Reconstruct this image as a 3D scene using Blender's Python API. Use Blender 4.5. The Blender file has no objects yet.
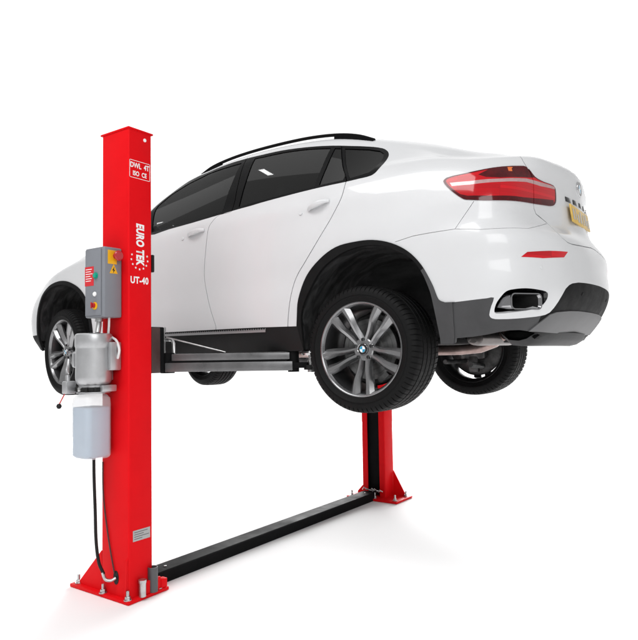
import bpy, bmesh, math, random
import numpy as np
from mathutils import Vector, Matrix
from mathutils.geometry import delaunay_2d_cdt
random.seed(4)
R_=math.radians; PI=math.pi
scene=bpy.context.scene
COL=scene.collection

# ------------------------------------------------------------------ car body surface (lofted from character lines)
SK=np.array([0,.35,.66,.90,1.12,1.45,1.85,2.25,2.75,3.35,3.95,4.35,4.75,5.10,5.43,5.80,6.32])
SX=[None,None,None,None,None,.40,0,-.4,-.9,-1.5,-2.1,-2.5,-2.9,-3.25]
# rows: t knot ; rear pts (x,w,z) s0..s4 ; side (w,z) s5..s13 ; front pts (x,w,z) s14..s16
ROWS=[
(0.00,[(.90,0,1.50),(.90,.34,1.50),(.87,.62,1.50),(.80,.80,1.49),(.66,.90,1.485)],
 [(.92,1.48),(.91,1.46),(.90,1.46),(.90,1.455),(.90,1.455),(.90,1.455),(.91,1.46),(.91,1.47),(.88,1.50)],
 [(-3.48,.74,1.52),(-3.64,.45,1.53),(-3.70,0,1.53)]),
(0.14,[(1.04,0,1.64),(1.02,.36,1.64),(.965,.64,1.63),(.87,.83,1.62),(.72,.935,1.615)],
 [(.965,1.61),(.965,1.61),(.96,1.61),(.955,1.61),(.952,1.61),(.955,1.61),(.96,1.61),(.955,1.61),(.92,1.62)],
 [(-3.53,.79,1.63),(-3.72,.47,1.63),(-3.79,0,1.63)]),
(0.27,[(1.10,0,1.77),(1.08,.37,1.77),(1.02,.65,1.76),(.905,.85,1.755),(.74,.955,1.75)],
 [(.985,1.74),(.985,1.74),(.97,1.74),(.962,1.74),(.96,1.74),(.965,1.74),(.972,1.74),(.968,1.74),(.93,1.75)],
 [(-3.55,.80,1.75),(-3.74,.48,1.75),(-3.81,0,1.75)]),
(0.42,[(1.10,0,1.92),(1.08,.37,1.92),(1.02,.65,1.915),(.905,.85,1.91),(.74,.958,1.905)],
 [(.99,1.90),(.995,1.90),(.98,1.90),(.972,1.90),(.968,1.89),(.972,1.89),(.98,1.90),(.975,1.90),(.925,1.88)],
 [(-3.55,.79,1.86),(-3.74,.48,1.86),(-3.81,0,1.86)]),
(0.56,[(1.075,0,2.06),(1.055,.36,2.06),(.995,.64,2.06),(.89,.84,2.055),(.74,.95,2.05)],
 [(.985,2.05),(.99,2.055),(.982,2.05),(.972,2.04),(.968,2.03),(.972,2.02),(.975,2.03),(.955,2.01),(.895,1.95)],
 [(-3.53,.76,1.91),(-3.72,.46,1.90),(-3.79,0,1.90)]),
(0.62,[(1.01,0,2.125),(.995,.35,2.125),(.95,.62,2.12),(.865,.825,2.115),(.73,.94,2.11)],
 [(.978,2.115),(.985,2.12),(.978,2.115),(.970,2.105),(.966,2.095),(.968,2.08),(.965,2.085),(.935,2.06),(.87,1.985)],
 [(-3.51,.74,1.93),(-3.70,.45,1.92),(-3.77,0,1.92)]),
(0.74,[(.985,0,2.25),(.97,.34,2.25),(.93,.61,2.245),(.85,.81,2.24),(.72,.925,2.235)],
 [(.96,2.24),(.965,2.245),(.962,2.235),(.96,2.22),(.958,2.20),(.955,2.18),(.94,2.165),(.90,2.125),(.83,2.03)],
 [(-3.49,.71,1.95),(-3.68,.43,1.94),(-3.75,0,1.94)]),
(0.86,[(.975,0,2.38),(.955,.33,2.38),(.915,.60,2.375),(.83,.79,2.365),(.70,.895,2.36)],
 [(.935,2.36),(.945,2.365),(.945,2.35),(.946,2.335),(.945,2.31),(.935,2.275),(.90,2.235),(.85,2.175),(.78,2.065)],
 [(-3.46,.66,1.97),(-3.65,.40,1.96),(-3.72,0,1.96)]),
(0.95,[(1.005,0,2.475),(.985,.32,2.475),(.935,.585,2.47),(.82,.765,2.465),(.67,.865,2.455)],
 [(.905,2.45),(.92,2.44),(.92,2.415),(.922,2.40),(.92,2.37),(.905,2.325),(.86,2.275),(.81,2.205),(.73,2.09)],
 [(-3.43,.60,1.985),(-3.61,.37,1.975),(-3.68,0,1.975)]),
(1.00,[(1.00,0,2.505),(.98,.31,2.505),(.93,.57,2.505),(.81,.74,2.50),(.65,.83,2.495)],
 [(.87,2.495),(.90,2.48),(.905,2.455),(.907,2.432),(.905,2.395),(.885,2.345),(.83,2.295),(.77,2.22),(.69,2.105)],
 [(-3.40,.55,1.995),(-3.58,.34,1.985),(-3.65,0,1.985)]),
(1.18,[(.88,0,2.575),(.86,.27,2.575),(.80,.50,2.565),(.71,.64,2.55),(.55,.72,2.55)],
 [('x',.33,.76,2.565),('x',-.03,.80,2.585),(.815,2.61),(.83,2.60),(.82,2.585),(.80,2.475),(.70,2.345),(.64,2.265),(.58,2.135)],
 [(-3.34,.46,2.02),(-3.50,.28,2.01),(-3.57,0,2.01)]),
(1.36,[(.76,0,2.62),(.74,.22,2.62),(.69,.40,2.61),(.61,.53,2.595),(.46,.62,2.605)],
 [('x',.26,.66,2.645),('x',-.07,.695,2.715),(.715,2.775),(.735,2.80),('x',-1.46,.72,2.755),('x',-1.98,.68,2.60),('x',-2.42,.56,2.385),(.50,2.30),(.46,2.16)],
 [(-3.28,.36,2.04),(-3.42,.22,2.03),(-3.49,0,2.03)]),
(1.47,[(.68,0,2.645),(.66,.17,2.645),(.61,.32,2.64),(.53,.44,2.635),(.39,.53,2.665)],
 [('x',.20,.575,2.72),('x',-.10,.615,2.795),(.635,2.855),(.655,2.88),('x',-1.44,.645,2.835),('x',-1.93,.60,2.665),('x',-2.40,.48,2.405),(.41,2.315),(.37,2.175)],
 [(-3.24,.29,2.05),(-3.36,.17,2.045),(-3.42,0,2.045)]),
(1.58,[(.58,0,2.68),(.56,.12,2.68),(.51,.22,2.68),(.43,.31,2.69),(.29,.37,2.74)],
 [('x',.12,.41,2.79),('x',-.15,.45,2.85),(.475,2.895),(.495,2.922),('x',-1.46,.485,2.875),('x',-1.93,.44,2.71),('x',-2.40,.33,2.43),(.28,2.33),(.25,2.19)],
 [(-3.2,.2,2.06),(-3.3,.12,2.055),(-3.36,0,2.055)]),
(1.80,[(.42,0,2.74),(.41,.0,2.74),(.37,.0,2.755),(.30,.0,2.78),(.18,.0,2.815)],
 [('x',.03,0,2.86),('x',-.2,0,2.895),(0,2.92),(0,2.945),('x',-1.48,0,2.90),('x',-1.95,0,2.74),('x',-2.42,0,2.45),(0,2.345),(0,2.2)],
 [(-3.18,0,2.07),(-3.25,0,2.065),(-3.3,0,2.06)]),
]
TK=np.array([r[0] for r in ROWS])
def grid():
    G=np.zeros((len(ROWS),17,3))
    for i,(t,re,si,fr) in enumerate(ROWS):
        for j in range(5): G[i,j]=re[j]
        for j,v in enumerate(si):
            G[i,5+j]= v[1:] if v[0]=='x' else (SX[5+j],v[0],v[1])
        for j in range(3): G[i,14+j]=fr[j]
    return G
G=grid()
# tuning
for k in range(len(ROWS)):
    t=TK[k]
    if abs(t-1.18)<.001: G[k,6:10,1]+=.008
    if abs(t-.62)<.001:
        for j in (1,2,3,4): G[k,j,0]-=.007; G[k,j,1]-=.006
    if abs(t-.56)<.001:
        for j in (1,2,3,4): G[k,j,0]+=.003; G[k,j,1]+=.003
    if abs(t-.27)<.001:
        for j in (7,8,9,10): G[k,j,1]+=.007
    if abs(t-.42)<.001:
        for j in (7,8,9,10): G[k,j,1]-=.004
    if t>=.40:
        a=min(1,(t-.40)/.3)
        for j,dz in ((10,.015),(11,.05),(12,.085),(13,.115),(14,.12),(15,.10),(16,.09)): G[k,j,2]+=dz*a
    for j,dx,dw in ((13,-.02,.02),(14,-.05,.03),(15,-.02,.02)): 
        G[k,j,0]+=dx; G[k,j,1]+=dw if G[k,j,1]>0 else 0
    if 0.9<t<1.4:
        for j,dz in ((0,0),(1,-.008),(2,-.02),(3,-.03),(4,-.028)): G[k,j,2]+=dz
    if .9<t<1.05:
        for j in range(4): G[k,j,0]-=.022
    if .6<t<1.05:
        k_=1 if t<.9 else .5
        for j,dx in ((0,.024),(1,.004),(2,-.020),(3,-.014)): G[k,j,0]+=dx*k_
    if t<.6:
        for j in range(4): G[k,j,0]-=.012
    dz9,dz10={1.18:(.0,.045),1.36:(.02,.06),1.47:(.015,.055),1.58:(.01,.05),1.80:(.01,.045)}.get(round(t,2),(0,0))
    G[k,9,2]+=dz9; G[k,10,2]+=dz10
def tang(K,V):
    # nonuniform catmull-rom tangents along axis0
    m=np.zeros_like(V); n=len(K)
    h=np.diff(K).reshape((-1,)+(1,)*(V.ndim-1)); d=np.diff(V,axis=0)/h
    m[1:-1]=(d[:-1]*h[1:]+d[1:]*h[:-1])/(h[:-1]+h[1:])
    m[0]=d[0]; m[-1]=d[-1]
    return m
def herm(K,V,M,q):
    i=np.clip(np.searchsorted(K,q,side='right')-1,0,len(K)-2)
    h=K[i+1]-K[i]; u=(q-K[i])/h
    sh=(-1,)+(1,)*(V.ndim-1)
    u_=u.reshape(sh); h_=h.reshape(sh)
    return ((1+2*u_)*(1-u_)**2)*V[i]+u_*(1-u_)**2*h_*M[i]+u_**2*(3-2*u_)*V[i+1]+u_**2*(u_-1)*h_*M[i+1]
GS=np.moveaxis(G,1,0)   # s first
MS=tang(SK,GS)
# symmetry ends: x,z tangent 0
MS[0][:,[0,2]]=0; MS[-1][:,[0,2]]=0
MTv=tang(TK,G)          # rows tangents (t), for V
def evalST(s,t):
    s=np.clip(np.atleast_1d(np.asarray(s,float)),SK[0],SK[-1]); t=np.clip(np.atleast_1d(np.asarray(t,float)),TK[0],TK[-1])
    # per point: rows at s -> (n,rows,3), then along t
    P=herm(SK,GS,MS,s)             # n,rows,3
    Pt=np.moveaxis(P,1,0)          # rows,n,3
    M=tang(TK,Pt)
    i=np.clip(np.searchsorted(TK,t,side='right')-1,0,len(TK)-2)
    h=(TK[i+1]-TK[i])[:,None]; u=((t-TK[i])[:,None])/h
    n=np.arange(len(s))
    a,b,ma,mb=Pt[i,n],Pt[i+1,n],M[i,n],M[i+1,n]
    r=((1+2*u)*(1-u)**2)*a+u*(1-u)**2*h*ma+u**2*(3-2*u)*b+u**2*(u-1)*h*mb
    return r
def world(s,t,side=-1):
    r=evalST(s,t); r=r.copy(); r[:,1]*=side; return r
def normST(s,t,e=2e-3):
    s=np.asarray(s,float);t=np.asarray(t,float)
    def ev(a,b):
        # reflect at ends for symmetry
        sg=np.where(a<SK[0],-1,1)*np.where(a>SK[-1],-1,1)
        a2=np.where(a<SK[0],2*SK[0]-a,a); a2=np.where(a2>SK[-1],2*SK[-1]-a2,a2)
        r=evalST(a2,b); r[:,1]*=sg; return r
    ds=ev(s+e,t)-ev(s-e,t)
    dt=evalST(s,np.minimum(t+e,TK[-1]))-evalST(s,np.maximum(t-e,0))
    n=np.cross(ds,dt); n/=np.linalg.norm(n,axis=1,keepdims=True)+1e-12
    return n    # in (x,w,z) coordinates

ST={'dlo': [(3.8365, 1.1821), (3.6475, 1.3943), (3.1771, 1.4135), (2.9644, 1.4068), (2.7742, 1.4012), (2.6058, 1.4015), (2.4272, 1.3918), (2.2449, 1.3815), (2.0456, 1.3756), (1.8509, 1.3736), (1.7436, 1.3549), (1.7035, 1.3085), (1.6973, 1.2437), (1.7186, 1.1565), (1.7653, 1.0095), (1.7936, 0.985), (1.8745, 0.9834), (1.9659, 0.9864), (2.1117, 0.9983), (2.2794, 1.0048), (2.4532, 1.0033), (2.6362, 0.998), (2.7078, 0.9926), (2.8591, 0.9895), (3.1226, 0.9777), (3.3105, 0.9706), (3.5098, 0.9677), (3.7152, 0.9523)], 'glass_front': [(3.777, 1.2176), (3.7177, 1.2974), (3.5611, 1.355), (3.3607, 1.3867), (3.1365, 1.3735), (2.9594, 1.3665), (2.9797, 1.0152), (3.1311, 1.006), (3.3218, 1.0051), (3.5241, 1.0068), (3.7127, 1.0024)], 'glass_rear': [(2.8359, 1.3772), (2.7482, 1.3727), (2.5861, 1.3752), (2.4165, 1.3693), (2.187, 1.353), (2.2022, 1.0222), (2.2841, 1.0238), (2.4581, 1.0221), (2.6417, 1.0187), (2.83, 1.0156)], 'glass_vent': [(2.1512, 1.3513), (2.097, 1.349), (1.9804, 1.0486), (1.989, 1.0092), (2.1681, 1.0221)], 'glass_quarter': [(2.0598, 1.3445), (1.8518, 1.3414), (1.7634, 1.321), (1.7317, 1.2862), (1.7349, 1.2169), (1.7855, 1.0539), (1.8136, 1.0218), (1.8852, 1.0123), (1.9431, 1.0089)], 'gap_doors': [(2.9374, 1.421), (2.8829, 0.9894), (2.9958, 0.9797), (3.0493, 0.9109), (3.0706, 0.8484), (3.0829, 0.684), (3.0897, 0.4707), (3.0404, 0.2918), (2.997, 0.1673), (3.0029, 0.1285)], 'gap_rear': [(2.099, 1.3719), (1.9628, 1.0019), (1.9637, 0.9765), (1.9746, 0.8575), (2.0293, 0.7578), (2.0833, 0.6777), (2.145, 0.5979), (2.2086, 0.5248), (2.2973, 0.4262), (2.3394, 0.3218), (2.3699, 0.181), (2.3805, 0.1269)], 'sill': [(3.651, 0.1399), (3.0082, 0.144), (2.6484, 0.1445), (2.2987, 0.1405)], 'arch_out': [(2.3064, 0.1408), (2.2957, 0.1902), (2.2768, 0.3024), (2.2144, 0.4276), (2.1074, 0.514), (1.9903, 0.5667), (1.8611, 0.581), (1.7364, 0.5785), (1.6158, 0.551), (1.5186, 0.5017), (1.4444, 0.4274), (1.3893, 0.3288), (1.365, 0.2593), (1.3575, 0.2439)], 'arch_in': [(2.2987, 0.0041), (2.2737, 0.1175), (2.2555, 0.2315), (2.1986, 0.3365), (2.1027, 0.4516), (1.9836, 0.5158), (1.8747, 0.546), (1.7508, 0.5526), (1.628, 0.5311), (1.5144, 0.4743), (1.4463, 0.3974), (1.403, 0.2995), (1.3877, 0.2264), (1.3616, 0.0343)], 'trim_rear_edge': [(1.2881, 0.2239), (1.2845, 0.1324), (1.2663, 0.0278)], 'white_low': [(1.3575, 0.2439), (1.3466, 0.2352), (1.3264, 0.2268), (1.2754, 0.2238), (1.1986, 0.2264), (1.1065, 0.2302), (1.0659, 0.2312), (1.0789, 0.1918), (1.0844, 0.148), (1.0638, 0.1305), (1.0176, 0.1243), (0.8969, 0.1236), (0.7908, 0.1267), (0.6996, 0.1318), (0.629, 0.148), (0.5919, 0.2041), (0.5532, 0.272), (0.476, 0.3008), (0.2934, 0.3114), (0.0377, 0.317)], 'hole': [(1.0552, 0.1604), (1.0513, 0.2003), (1.024, 0.2348), (0.9951, 0.2576), (0.9586, 0.2666), (0.87, 0.2709), (0.7756, 0.2628), (0.7161, 0.2495), (0.7055, 0.2181), (0.7347, 0.1807), (0.8121, 0.1647), (0.9173, 0.1567), (1.0177, 0.1527)], 'light': [(1.3277, 0.8507), (1.3074, 0.8709), (1.1878, 0.8857), (0.9974, 0.9157), (0.7533, 0.9369), (0.7181, 0.9237), (0.641, 0.8739), (0.5438, 0.8557), (0.4208, 0.8508), (0.3932, 0.8339), (0.4096, 0.7706), (0.4483, 0.7412), (0.5153, 0.7301), (0.7861, 0.7244), (1.0605, 0.7232), (1.201, 0.7343), (1.2321, 0.7481), (1.2925, 0.801)], 'stripe': [(1.291, 0.836), (1.1763, 0.8291), (0.961, 0.8353), (0.7257, 0.8519), (0.578, 0.8472), (0.4042, 0.8458), (0.4032, 0.8314), (0.5817, 0.8253), (0.7293, 0.8316), (0.9653, 0.8171), (1.1781, 0.8097), (1.2802, 0.8152)], 'light_dark': [(1.1194, 0.865), (1.0159, 0.9091), (0.7532, 0.9305), (0.72, 0.9176), (0.6443, 0.8686), (0.685, 0.861), (0.9594, 0.8413), (1.0676, 0.8452)], 'light_low': [(1.248, 0.77), (1.193, 0.7535), (1.0538, 0.7459), (0.7823, 0.7482), (0.4454, 0.7673), (0.4536, 0.7476), (0.5149, 0.7328), (0.786, 0.7275), (1.0604, 0.7263), (1.2009, 0.7374), (1.2293, 0.7499)], 'reflector': [(0.8951, 0.4263), (0.8536, 0.4512), (0.7053, 0.4611), (0.5106, 0.4677), (0.5588, 0.4353), (0.7483, 0.4224)], 'hatch': [(0.7618, 1.0492), (0.7523, 0.9823), (0.7181, 0.9237), (0.6555, 0.8409), (0.6868, 0.7344), (0.6546, 0.6759), (0.5521, 0.635), (0.5526, 0.5402), (0.4334, 0.5163), (0.0573, 0.5439)], 'seam': [(1.1595, 0.7246), (1.2669, 0.5887), (1.4007, 0.5831), (1.4903, 0.5769), (1.5974, 0.5561)], 'seam2': [(1.2669, 0.5887), (1.1383, 0.573), (0.8142, 0.5748), (0.5555, 0.6317)], 'skid': [(0.7404, 0.0493), (0.6892, 0.0923), (0.6229, 0.1389), (0.5625, 0.1504), (0.2409, 0.159), (0.061, 0.0462), (0.2672, 0.0369)], 'clad_cut': [(1.2598, 0.0293), (1.1483, 0.0332), (1.0588, 0.0422), (0.9827, 0.054), (0.906, 0.0607), (0.8233, 0.0587), (0.7159, 0.0455), (0.5656, 0.0229)], 'plate': [(0.2909, 0.7869), (0.1135, 0.7669), (0.0318, 0.6646), (0.2031, 0.6737)], 'badge': [], 'badgestrip': [(0.2983, 0.8278), (0.2764, 0.8089)], 'sensor': [(0.7651, 0.3748), (0.1978, 0.2618)], 'handle_r': [(2.2076, 0.8247), (2.0621, 0.8562)], 'handle_f': [(3.2584, 0.8272), (3.1072, 0.8475)], 'frontarch': [(4.416, 0.4311), (4.5047, 0.5044), (4.6331, 0.5552), (4.7432, 0.5821), (4.8764, 0.6003), (5.0006, 0.5952), (5.0898, 0.5459), (5.1279, 0.4481), (5.1479, 0.3413), (5.1593, 0.2243), (5.1674, 0.1334)]}

# ------------------------------------------------------------------ helpers
def srgb(r,g,b):
    f=lambda c:(c/255/12.92) if c/255<=.04045 else ((c/255+.055)/1.055)**2.4
    return (f(r),f(g),f(b),1)
def mat(name,col,rough=.5,metal=0,coat=0,coat_rough=.05,spec=.5,bump=0,bscale=60,var=0,vscale=8,rvar=0):
    m=bpy.data.materials.new(name); m.use_nodes=True
    nt=m.node_tree; b=nt.nodes['Principled BSDF']
    b.inputs['Base Color'].default_value=(*col[:3],1)
    b.inputs['Roughness'].default_value=rough; b.inputs['Metallic'].default_value=metal
    b.inputs['Coat Weight'].default_value=coat; b.inputs['Coat Roughness'].default_value=coat_rough
    b.inputs['Specular IOR Level'].default_value=spec
    tc=nt.nodes.new('ShaderNodeTexCoord')
    if var or rvar:
        n=nt.nodes.new('ShaderNodeTexNoise'); n.inputs['Scale'].default_value=vscale; n.inputs['Detail'].default_value=5; n.inputs['Roughness'].default_value=.6
        nt.links.new(tc.outputs['Object'],n.inputs['Vector'])
        if var:
            mr=nt.nodes.new('ShaderNodeMapRange'); mr.inputs['From Min'].default_value=.3; mr.inputs['From Max'].default_value=.7
            mr.inputs['To Min'].default_value=1-var; mr.inputs['To Max'].default_value=1+var
            nt.links.new(n.outputs['Fac'],mr.inputs['Value'])
            mx=nt.nodes.new('ShaderNodeVectorMath'); mx.operation='SCALE'; mx.inputs[0].default_value=col[:3]
            nt.links.new(mr.outputs['Result'],mx.inputs['Scale']); nt.links.new(mx.outputs['Vector'],b.inputs['Base Color'])
        if rvar:
            mr=nt.nodes.new('ShaderNodeMapRange'); mr.inputs['From Min'].default_value=.3; mr.inputs['From Max'].default_value=.7
            mr.inputs['To Min'].default_value=max(.02,rough-rvar); mr.inputs['To Max'].default_value=min(1,rough+rvar)
            nt.links.new(n.outputs['Fac'],mr.inputs['Value']); nt.links.new(mr.outputs['Result'],b.inputs['Roughness'])
    if bump:
        n2=nt.nodes.new('ShaderNodeTexNoise'); n2.inputs['Scale'].default_value=bscale; n2.inputs['Detail'].default_value=4
        nt.links.new(tc.outputs['Object'],n2.inputs['Vector'])
        bp=nt.nodes.new('ShaderNodeBump'); bp.inputs['Strength'].default_value=bump; bp.inputs['Distance'].default_value=.004
        nt.links.new(n2.outputs['Fac'],bp.inputs['Height']); nt.links.new(bp.outputs['Normal'],b.inputs['Normal'])
    return m
def glass_mat(name,tint,gl=1.0,rough=.02):
    m=bpy.data.materials.new(name); m.use_nodes=True; nt=m.node_tree; nt.nodes.clear()
    o=nt.nodes.new('ShaderNodeOutputMaterial'); t=nt.nodes.new('ShaderNodeBsdfTransparent'); t.inputs['Color'].default_value=(*tint,1)
    g=nt.nodes.new('ShaderNodeBsdfGlossy'); g.inputs['Roughness'].default_value=rough; g.inputs['Color'].default_value=(gl,gl,gl,1)
    f=nt.nodes.new('ShaderNodeFresnel'); f.inputs['IOR'].default_value=1.5
    mx=nt.nodes.new('ShaderNodeMixShader'); nt.links.new(f.outputs[0],mx.inputs[0]); nt.links.new(t.outputs[0],mx.inputs[1]); nt.links.new(g.outputs[0],mx.inputs[2])
    nt.links.new(mx.outputs[0],o.inputs[0]); return m
M={}
M['paint']=mat('white_car_paint',(.63,.635,.645),.40,coat=.45,coat_rough=.04,var=.012,vscale=3)
M['black_trim']=mat('black_window_trim',(.003,.003,.0033),.32,spec=.10,rvar=.06,vscale=20)
M['clad']=mat('grey_textured_cladding',(.060,.060,.062),.6,bump=.12,bscale=700,var=.10,vscale=9,rvar=.08,spec=.2)
M['clad_dark']=mat('dark_textured_cladding',(.009,.009,.0093),.55,bump=.12,bscale=700,var=.15,vscale=9,rvar=.1,spec=.08)
M['clad_side']=mat('dark_sill_cladding',(.009,.009,.0093),.5,bump=.12,bscale=700,var=.15,vscale=9,rvar=.1,spec=.2)
M['skid']=mat('silver_grey_skid_plate',(.125,.125,.128),.5,.1,spec=.2,var=.05)
M['strip']=mat('bright_sill_strip',(.32,.32,.325),.4,.4)
M['dark_chrome']=mat('dark_chrome',(.42,.42,.43),.14,1)
M['liner']=mat('black_wheelhouse_felt',(.02,.02,.0205),.62,bump=.4,bscale=30,spec=.25)
def streaks(m,lo,hi,scale,mscale):
    nt=m.node_tree; b=nt.nodes['Principled BSDF']; tc=nt.nodes.new('ShaderNodeTexCoord'); mp=nt.nodes.new('ShaderNodeMapping'); n=nt.nodes.new('ShaderNodeTexNoise'); cr=nt.nodes.new('ShaderNodeValToRGB')
    mp.inputs['Scale'].default_value=mscale; n.inputs['Scale'].default_value=scale; n.inputs['Detail'].default_value=7; n.inputs['Distortion'].default_value=.8
    nt.links.new(tc.outputs['Object'],mp.inputs[0]); nt.links.new(mp.outputs[0],n.inputs['Vector']); nt.links.new(n.outputs['Fac'],cr.inputs[0]); nt.links.new(cr.outputs[0],b.inputs['Base Color'])
    cr.color_ramp.elements[0].position=.42; cr.color_ramp.elements[0].color=(*lo,1); cr.color_ramp.elements[1].position=.72; cr.color_ramp.elements[1].color=(*hi,1)
streaks(M['liner'],(.010,.010,.0105),(.050,.050,.051),3.5,(.8,6,2.2))
M['under']=mat('grimy_black_underbody',(.010,.010,.010),.6,bump=.4,bscale=40,var=.4,vscale=10,spec=.2)
M['pan']=mat('grey_underbody_tray',(.040,.040,.041),.6,bump=.2,bscale=30,var=.15,vscale=8,spec=.2)
M['lining']=mat('black_interior_lining',(.008,.008,.008),.8)
M['seat']=mat('dark_seat_leather',(.03,.03,.03),.5,bump=.1,bscale=200)
M['tyre']=mat('black_tyre_rubber',(.0065,.0065,.0067),.6,bump=.25,bscale=120,var=.15,vscale=12,rvar=.08,spec=.12)
M['rim']=mat('grey_alloy_rim',(.30,.30,.305),.24,.85,coat=.4,var=.04,vscale=20)
M['barrel']=mat('dark_rim_barrel',(.045,.045,.047),.38,.7)
M['lip']=mat('polished_rim_lip',(.24,.24,.245),.26,.9)
M['disc']=mat('brake_disc_steel',(.22,.22,.22),.40,.9,bump=.2,bscale=80,var=.2,vscale=12)
M['knuckle']=mat('cast_iron_knuckle',(.08,.08,.08),.45,.7,bump=.5,bscale=25,var=.5,vscale=20)
M['cal']=mat('red_brake_caliper',(.55,.012,.012),.4)
M['badge_blue']=mat('badge_sky_blue',(.02,.30,.50),.25,coat=.6)
M['badge_white']=mat('badge_white',(.85,.85,.85),.25,coat=.6)
M['chrome']=mat('bright_chrome',(.75,.75,.76),.12,1)
M['gloss_black']=mat('gloss_black_plastic',(.008,.008,.009),.12,coat=.5)
M['lamp_red']=mat('red_lamp_lens',(.50,.004,.010),.12,spec=.3,coat=.35,coat_rough=.02,var=.22,vscale=40)
def ribs(m,sc,lo,hi,col):
    nt=m.node_tree; b=nt.nodes['Principled BSDF']; tc=nt.nodes.new('ShaderNodeTexCoord'); w=nt.nodes.new('ShaderNodeTexBrick'); mp=nt.nodes.new('ShaderNodeMapping')
    mp.inputs['Rotation'].default_value=(R_(90),0,0); nt.links.new(tc.outputs['Object'],mp.inputs[0]); nt.links.new(mp.outputs[0],w.inputs['Vector'])
    w.offset=0; w.inputs['Scale'].default_value=sc; w.inputs['Color1'].default_value=(*[c*lo for c in col],1); w.inputs['Color2'].default_value=(*[c*hi for c in col],1); w.inputs['Mortar'].default_value=(*[c*.72 for c in col],1); w.inputs['Mortar Size'].default_value=.02; w.inputs['Mortar Smooth'].default_value=1; w.inputs['Brick Width'].default_value=3.2; w.inputs['Row Height'].default_value=.30
    for l in list(b.inputs['Base Color'].links): nt.links.remove(l)
    nt.links.new(w.outputs['Color'],b.inputs['Base Color'])
ribs(M['lamp_red'],16,.82,1.12,(.50,.005,.011))
M['lamp_dark']=mat('dark_red_lamp_lens',(.07,.001,.003),.12,spec=.3,coat=.35,coat_rough=.02,var=.35,vscale=25)
M['lamp_clear']=mat('clear_lamp_strip',(.48,.30,.30),.12,.15,coat=.5,coat_rough=.02,var=.12,vscale=40)
M['lamp_amber']=mat('amber_lamp_lens',(.75,.16,.02),.12,coat=1)
M['plate']=mat('yellow_number_plate',(.66,.43,.09),.4,coat=.1,var=.15,vscale=25)
M['exh']=mat('heat_tinted_exhaust',(.36,.27,.25),.38,.85,bump=.2,bscale=40,var=.3,vscale=12)
M['muff']=mat('dull_muffler_steel',(.20,.185,.18),.42,.8,bump=.2,bscale=40,var=.15,vscale=15)
M['glass']=glass_mat('tinted_side_glass',(.40,.405,.41),1.0)
M['privacy']=glass_mat('dark_privacy_glass',(.30,.305,.31),1.0)
# lift
M['red']=mat('red_powder_coat',(.72,.006,.010),.45,spec=.06,bump=.05,bscale=260,var=.035,vscale=5,rvar=.05)
M['black_steel']=mat('black_painted_steel',(.007,.007,.0075),.7,spec=.06,bump=.10,bscale=150,var=.35,vscale=7,rvar=.1)
M['arm']=mat('grey_black_arm_steel',(.16,.16,.163),.34,.6,var=.2,vscale=8,rvar=.1)
M['steel']=mat('zinc_plated_steel',(.55,.55,.55),.32,.9,var=.2,vscale=40)
M['boxgrey']=mat('grey_box_enamel',(.215,.225,.248),.42,bump=.05,bscale=400,var=.02,spec=.2)
M['alu']=mat('cast_aluminium',(.50,.505,.515),.38,.75,bump=.08,bscale=120,var=.08,vscale=12)
M['white']=mat('white_lettering',(.88,.88,.88),.5)
M['yellow']=mat('yellow_sticker',(.80,.43,.01),.4)
M['stickred']=mat('red_sticker',(.62,.02,.03),.4)
M['knobred']=mat('red_knob_plastic',(.42,.012,.02),.3,coat=.3)
M['green']=mat('green_button',(.0,.33,.22),.3,coat=.3)
M['rubber']=mat('black_rubber',(.012,.012,.012),.5,spec=.2)
M['dull_red']=mat('dark_brown',(.05,.022,.020),.5,var=.2)  # plain dark brown for the carriage edge strip and the wire
M['label']=mat('brushed_label_plate',(.42,.42,.42),.4,.6)
M['greytube']=mat('dark_grey_tube',(.09,.09,.095),.4,.3)
M['whitecable']=mat('white_cable_sheath',(.75,.75,.75),.45)
M['liquid']=mat('pale_blue_oil',(.32,.41,.52),.35,var=.03)
m=bpy.data.materials.new('milky_tank_plastic'); m.use_nodes=True; nt=m.node_tree; b=nt.nodes['Principled BSDF']
b.inputs['Base Color'].default_value=(.86,.88,.90,1); b.inputs['Roughness'].default_value=.3; b.inputs['Coat Weight'].default_value=.3
tr=nt.nodes.new('ShaderNodeBsdfTransparent'); mx=nt.nodes.new('ShaderNodeMixShader'); mx.inputs[0].default_value=.34
nt.links.new(tr.outputs[0],mx.inputs[1]); nt.links.new(b.outputs[0],mx.inputs[2]); nt.links.new(mx.outputs[0],nt.nodes['Material Output'].inputs[0]); M['tank']=m
M['floor']=mat('white_studio_floor',(.95,.95,.95),.85,spec=.05)

def link(o,parent=None):
    COL.objects.link(o)
    if parent is not None:
        o.parent=parent
        o.matrix_parent_inverse=wm(parent).inverted()
    return o
def wm(o):
    m=o.matrix_basis.copy()
    if o.parent is not None: m=wm(o.parent)@o.matrix_parent_inverse@m
    return m
def empty(name,loc,parent=None):
    o=bpy.data.objects.new(name,None); o.empty_display_size=.2; o.location=loc
    return link(o,parent)
def mesh(name,verts,faces,mats,parent=None,sharp=35,fm=None):
    me=bpy.data.meshes.new(name); me.from_pydata([tuple(v) for v in verts],[],[tuple(f) for f in faces])
    for m_ in (mats if isinstance(mats,(list,tuple)) else [mats]): me.materials.append(m_)
    if fm is not None: me.polygons.foreach_set('material_index',np.array(fm,dtype=np.int32))
    me.polygons.foreach_set('use_smooth',np.ones(len(me.polygons),dtype=bool))
    me.update()
    me.set_sharp_from_angle(angle=R_(sharp))
    o=bpy.data.objects.new(name,me); return link(o,parent)
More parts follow.
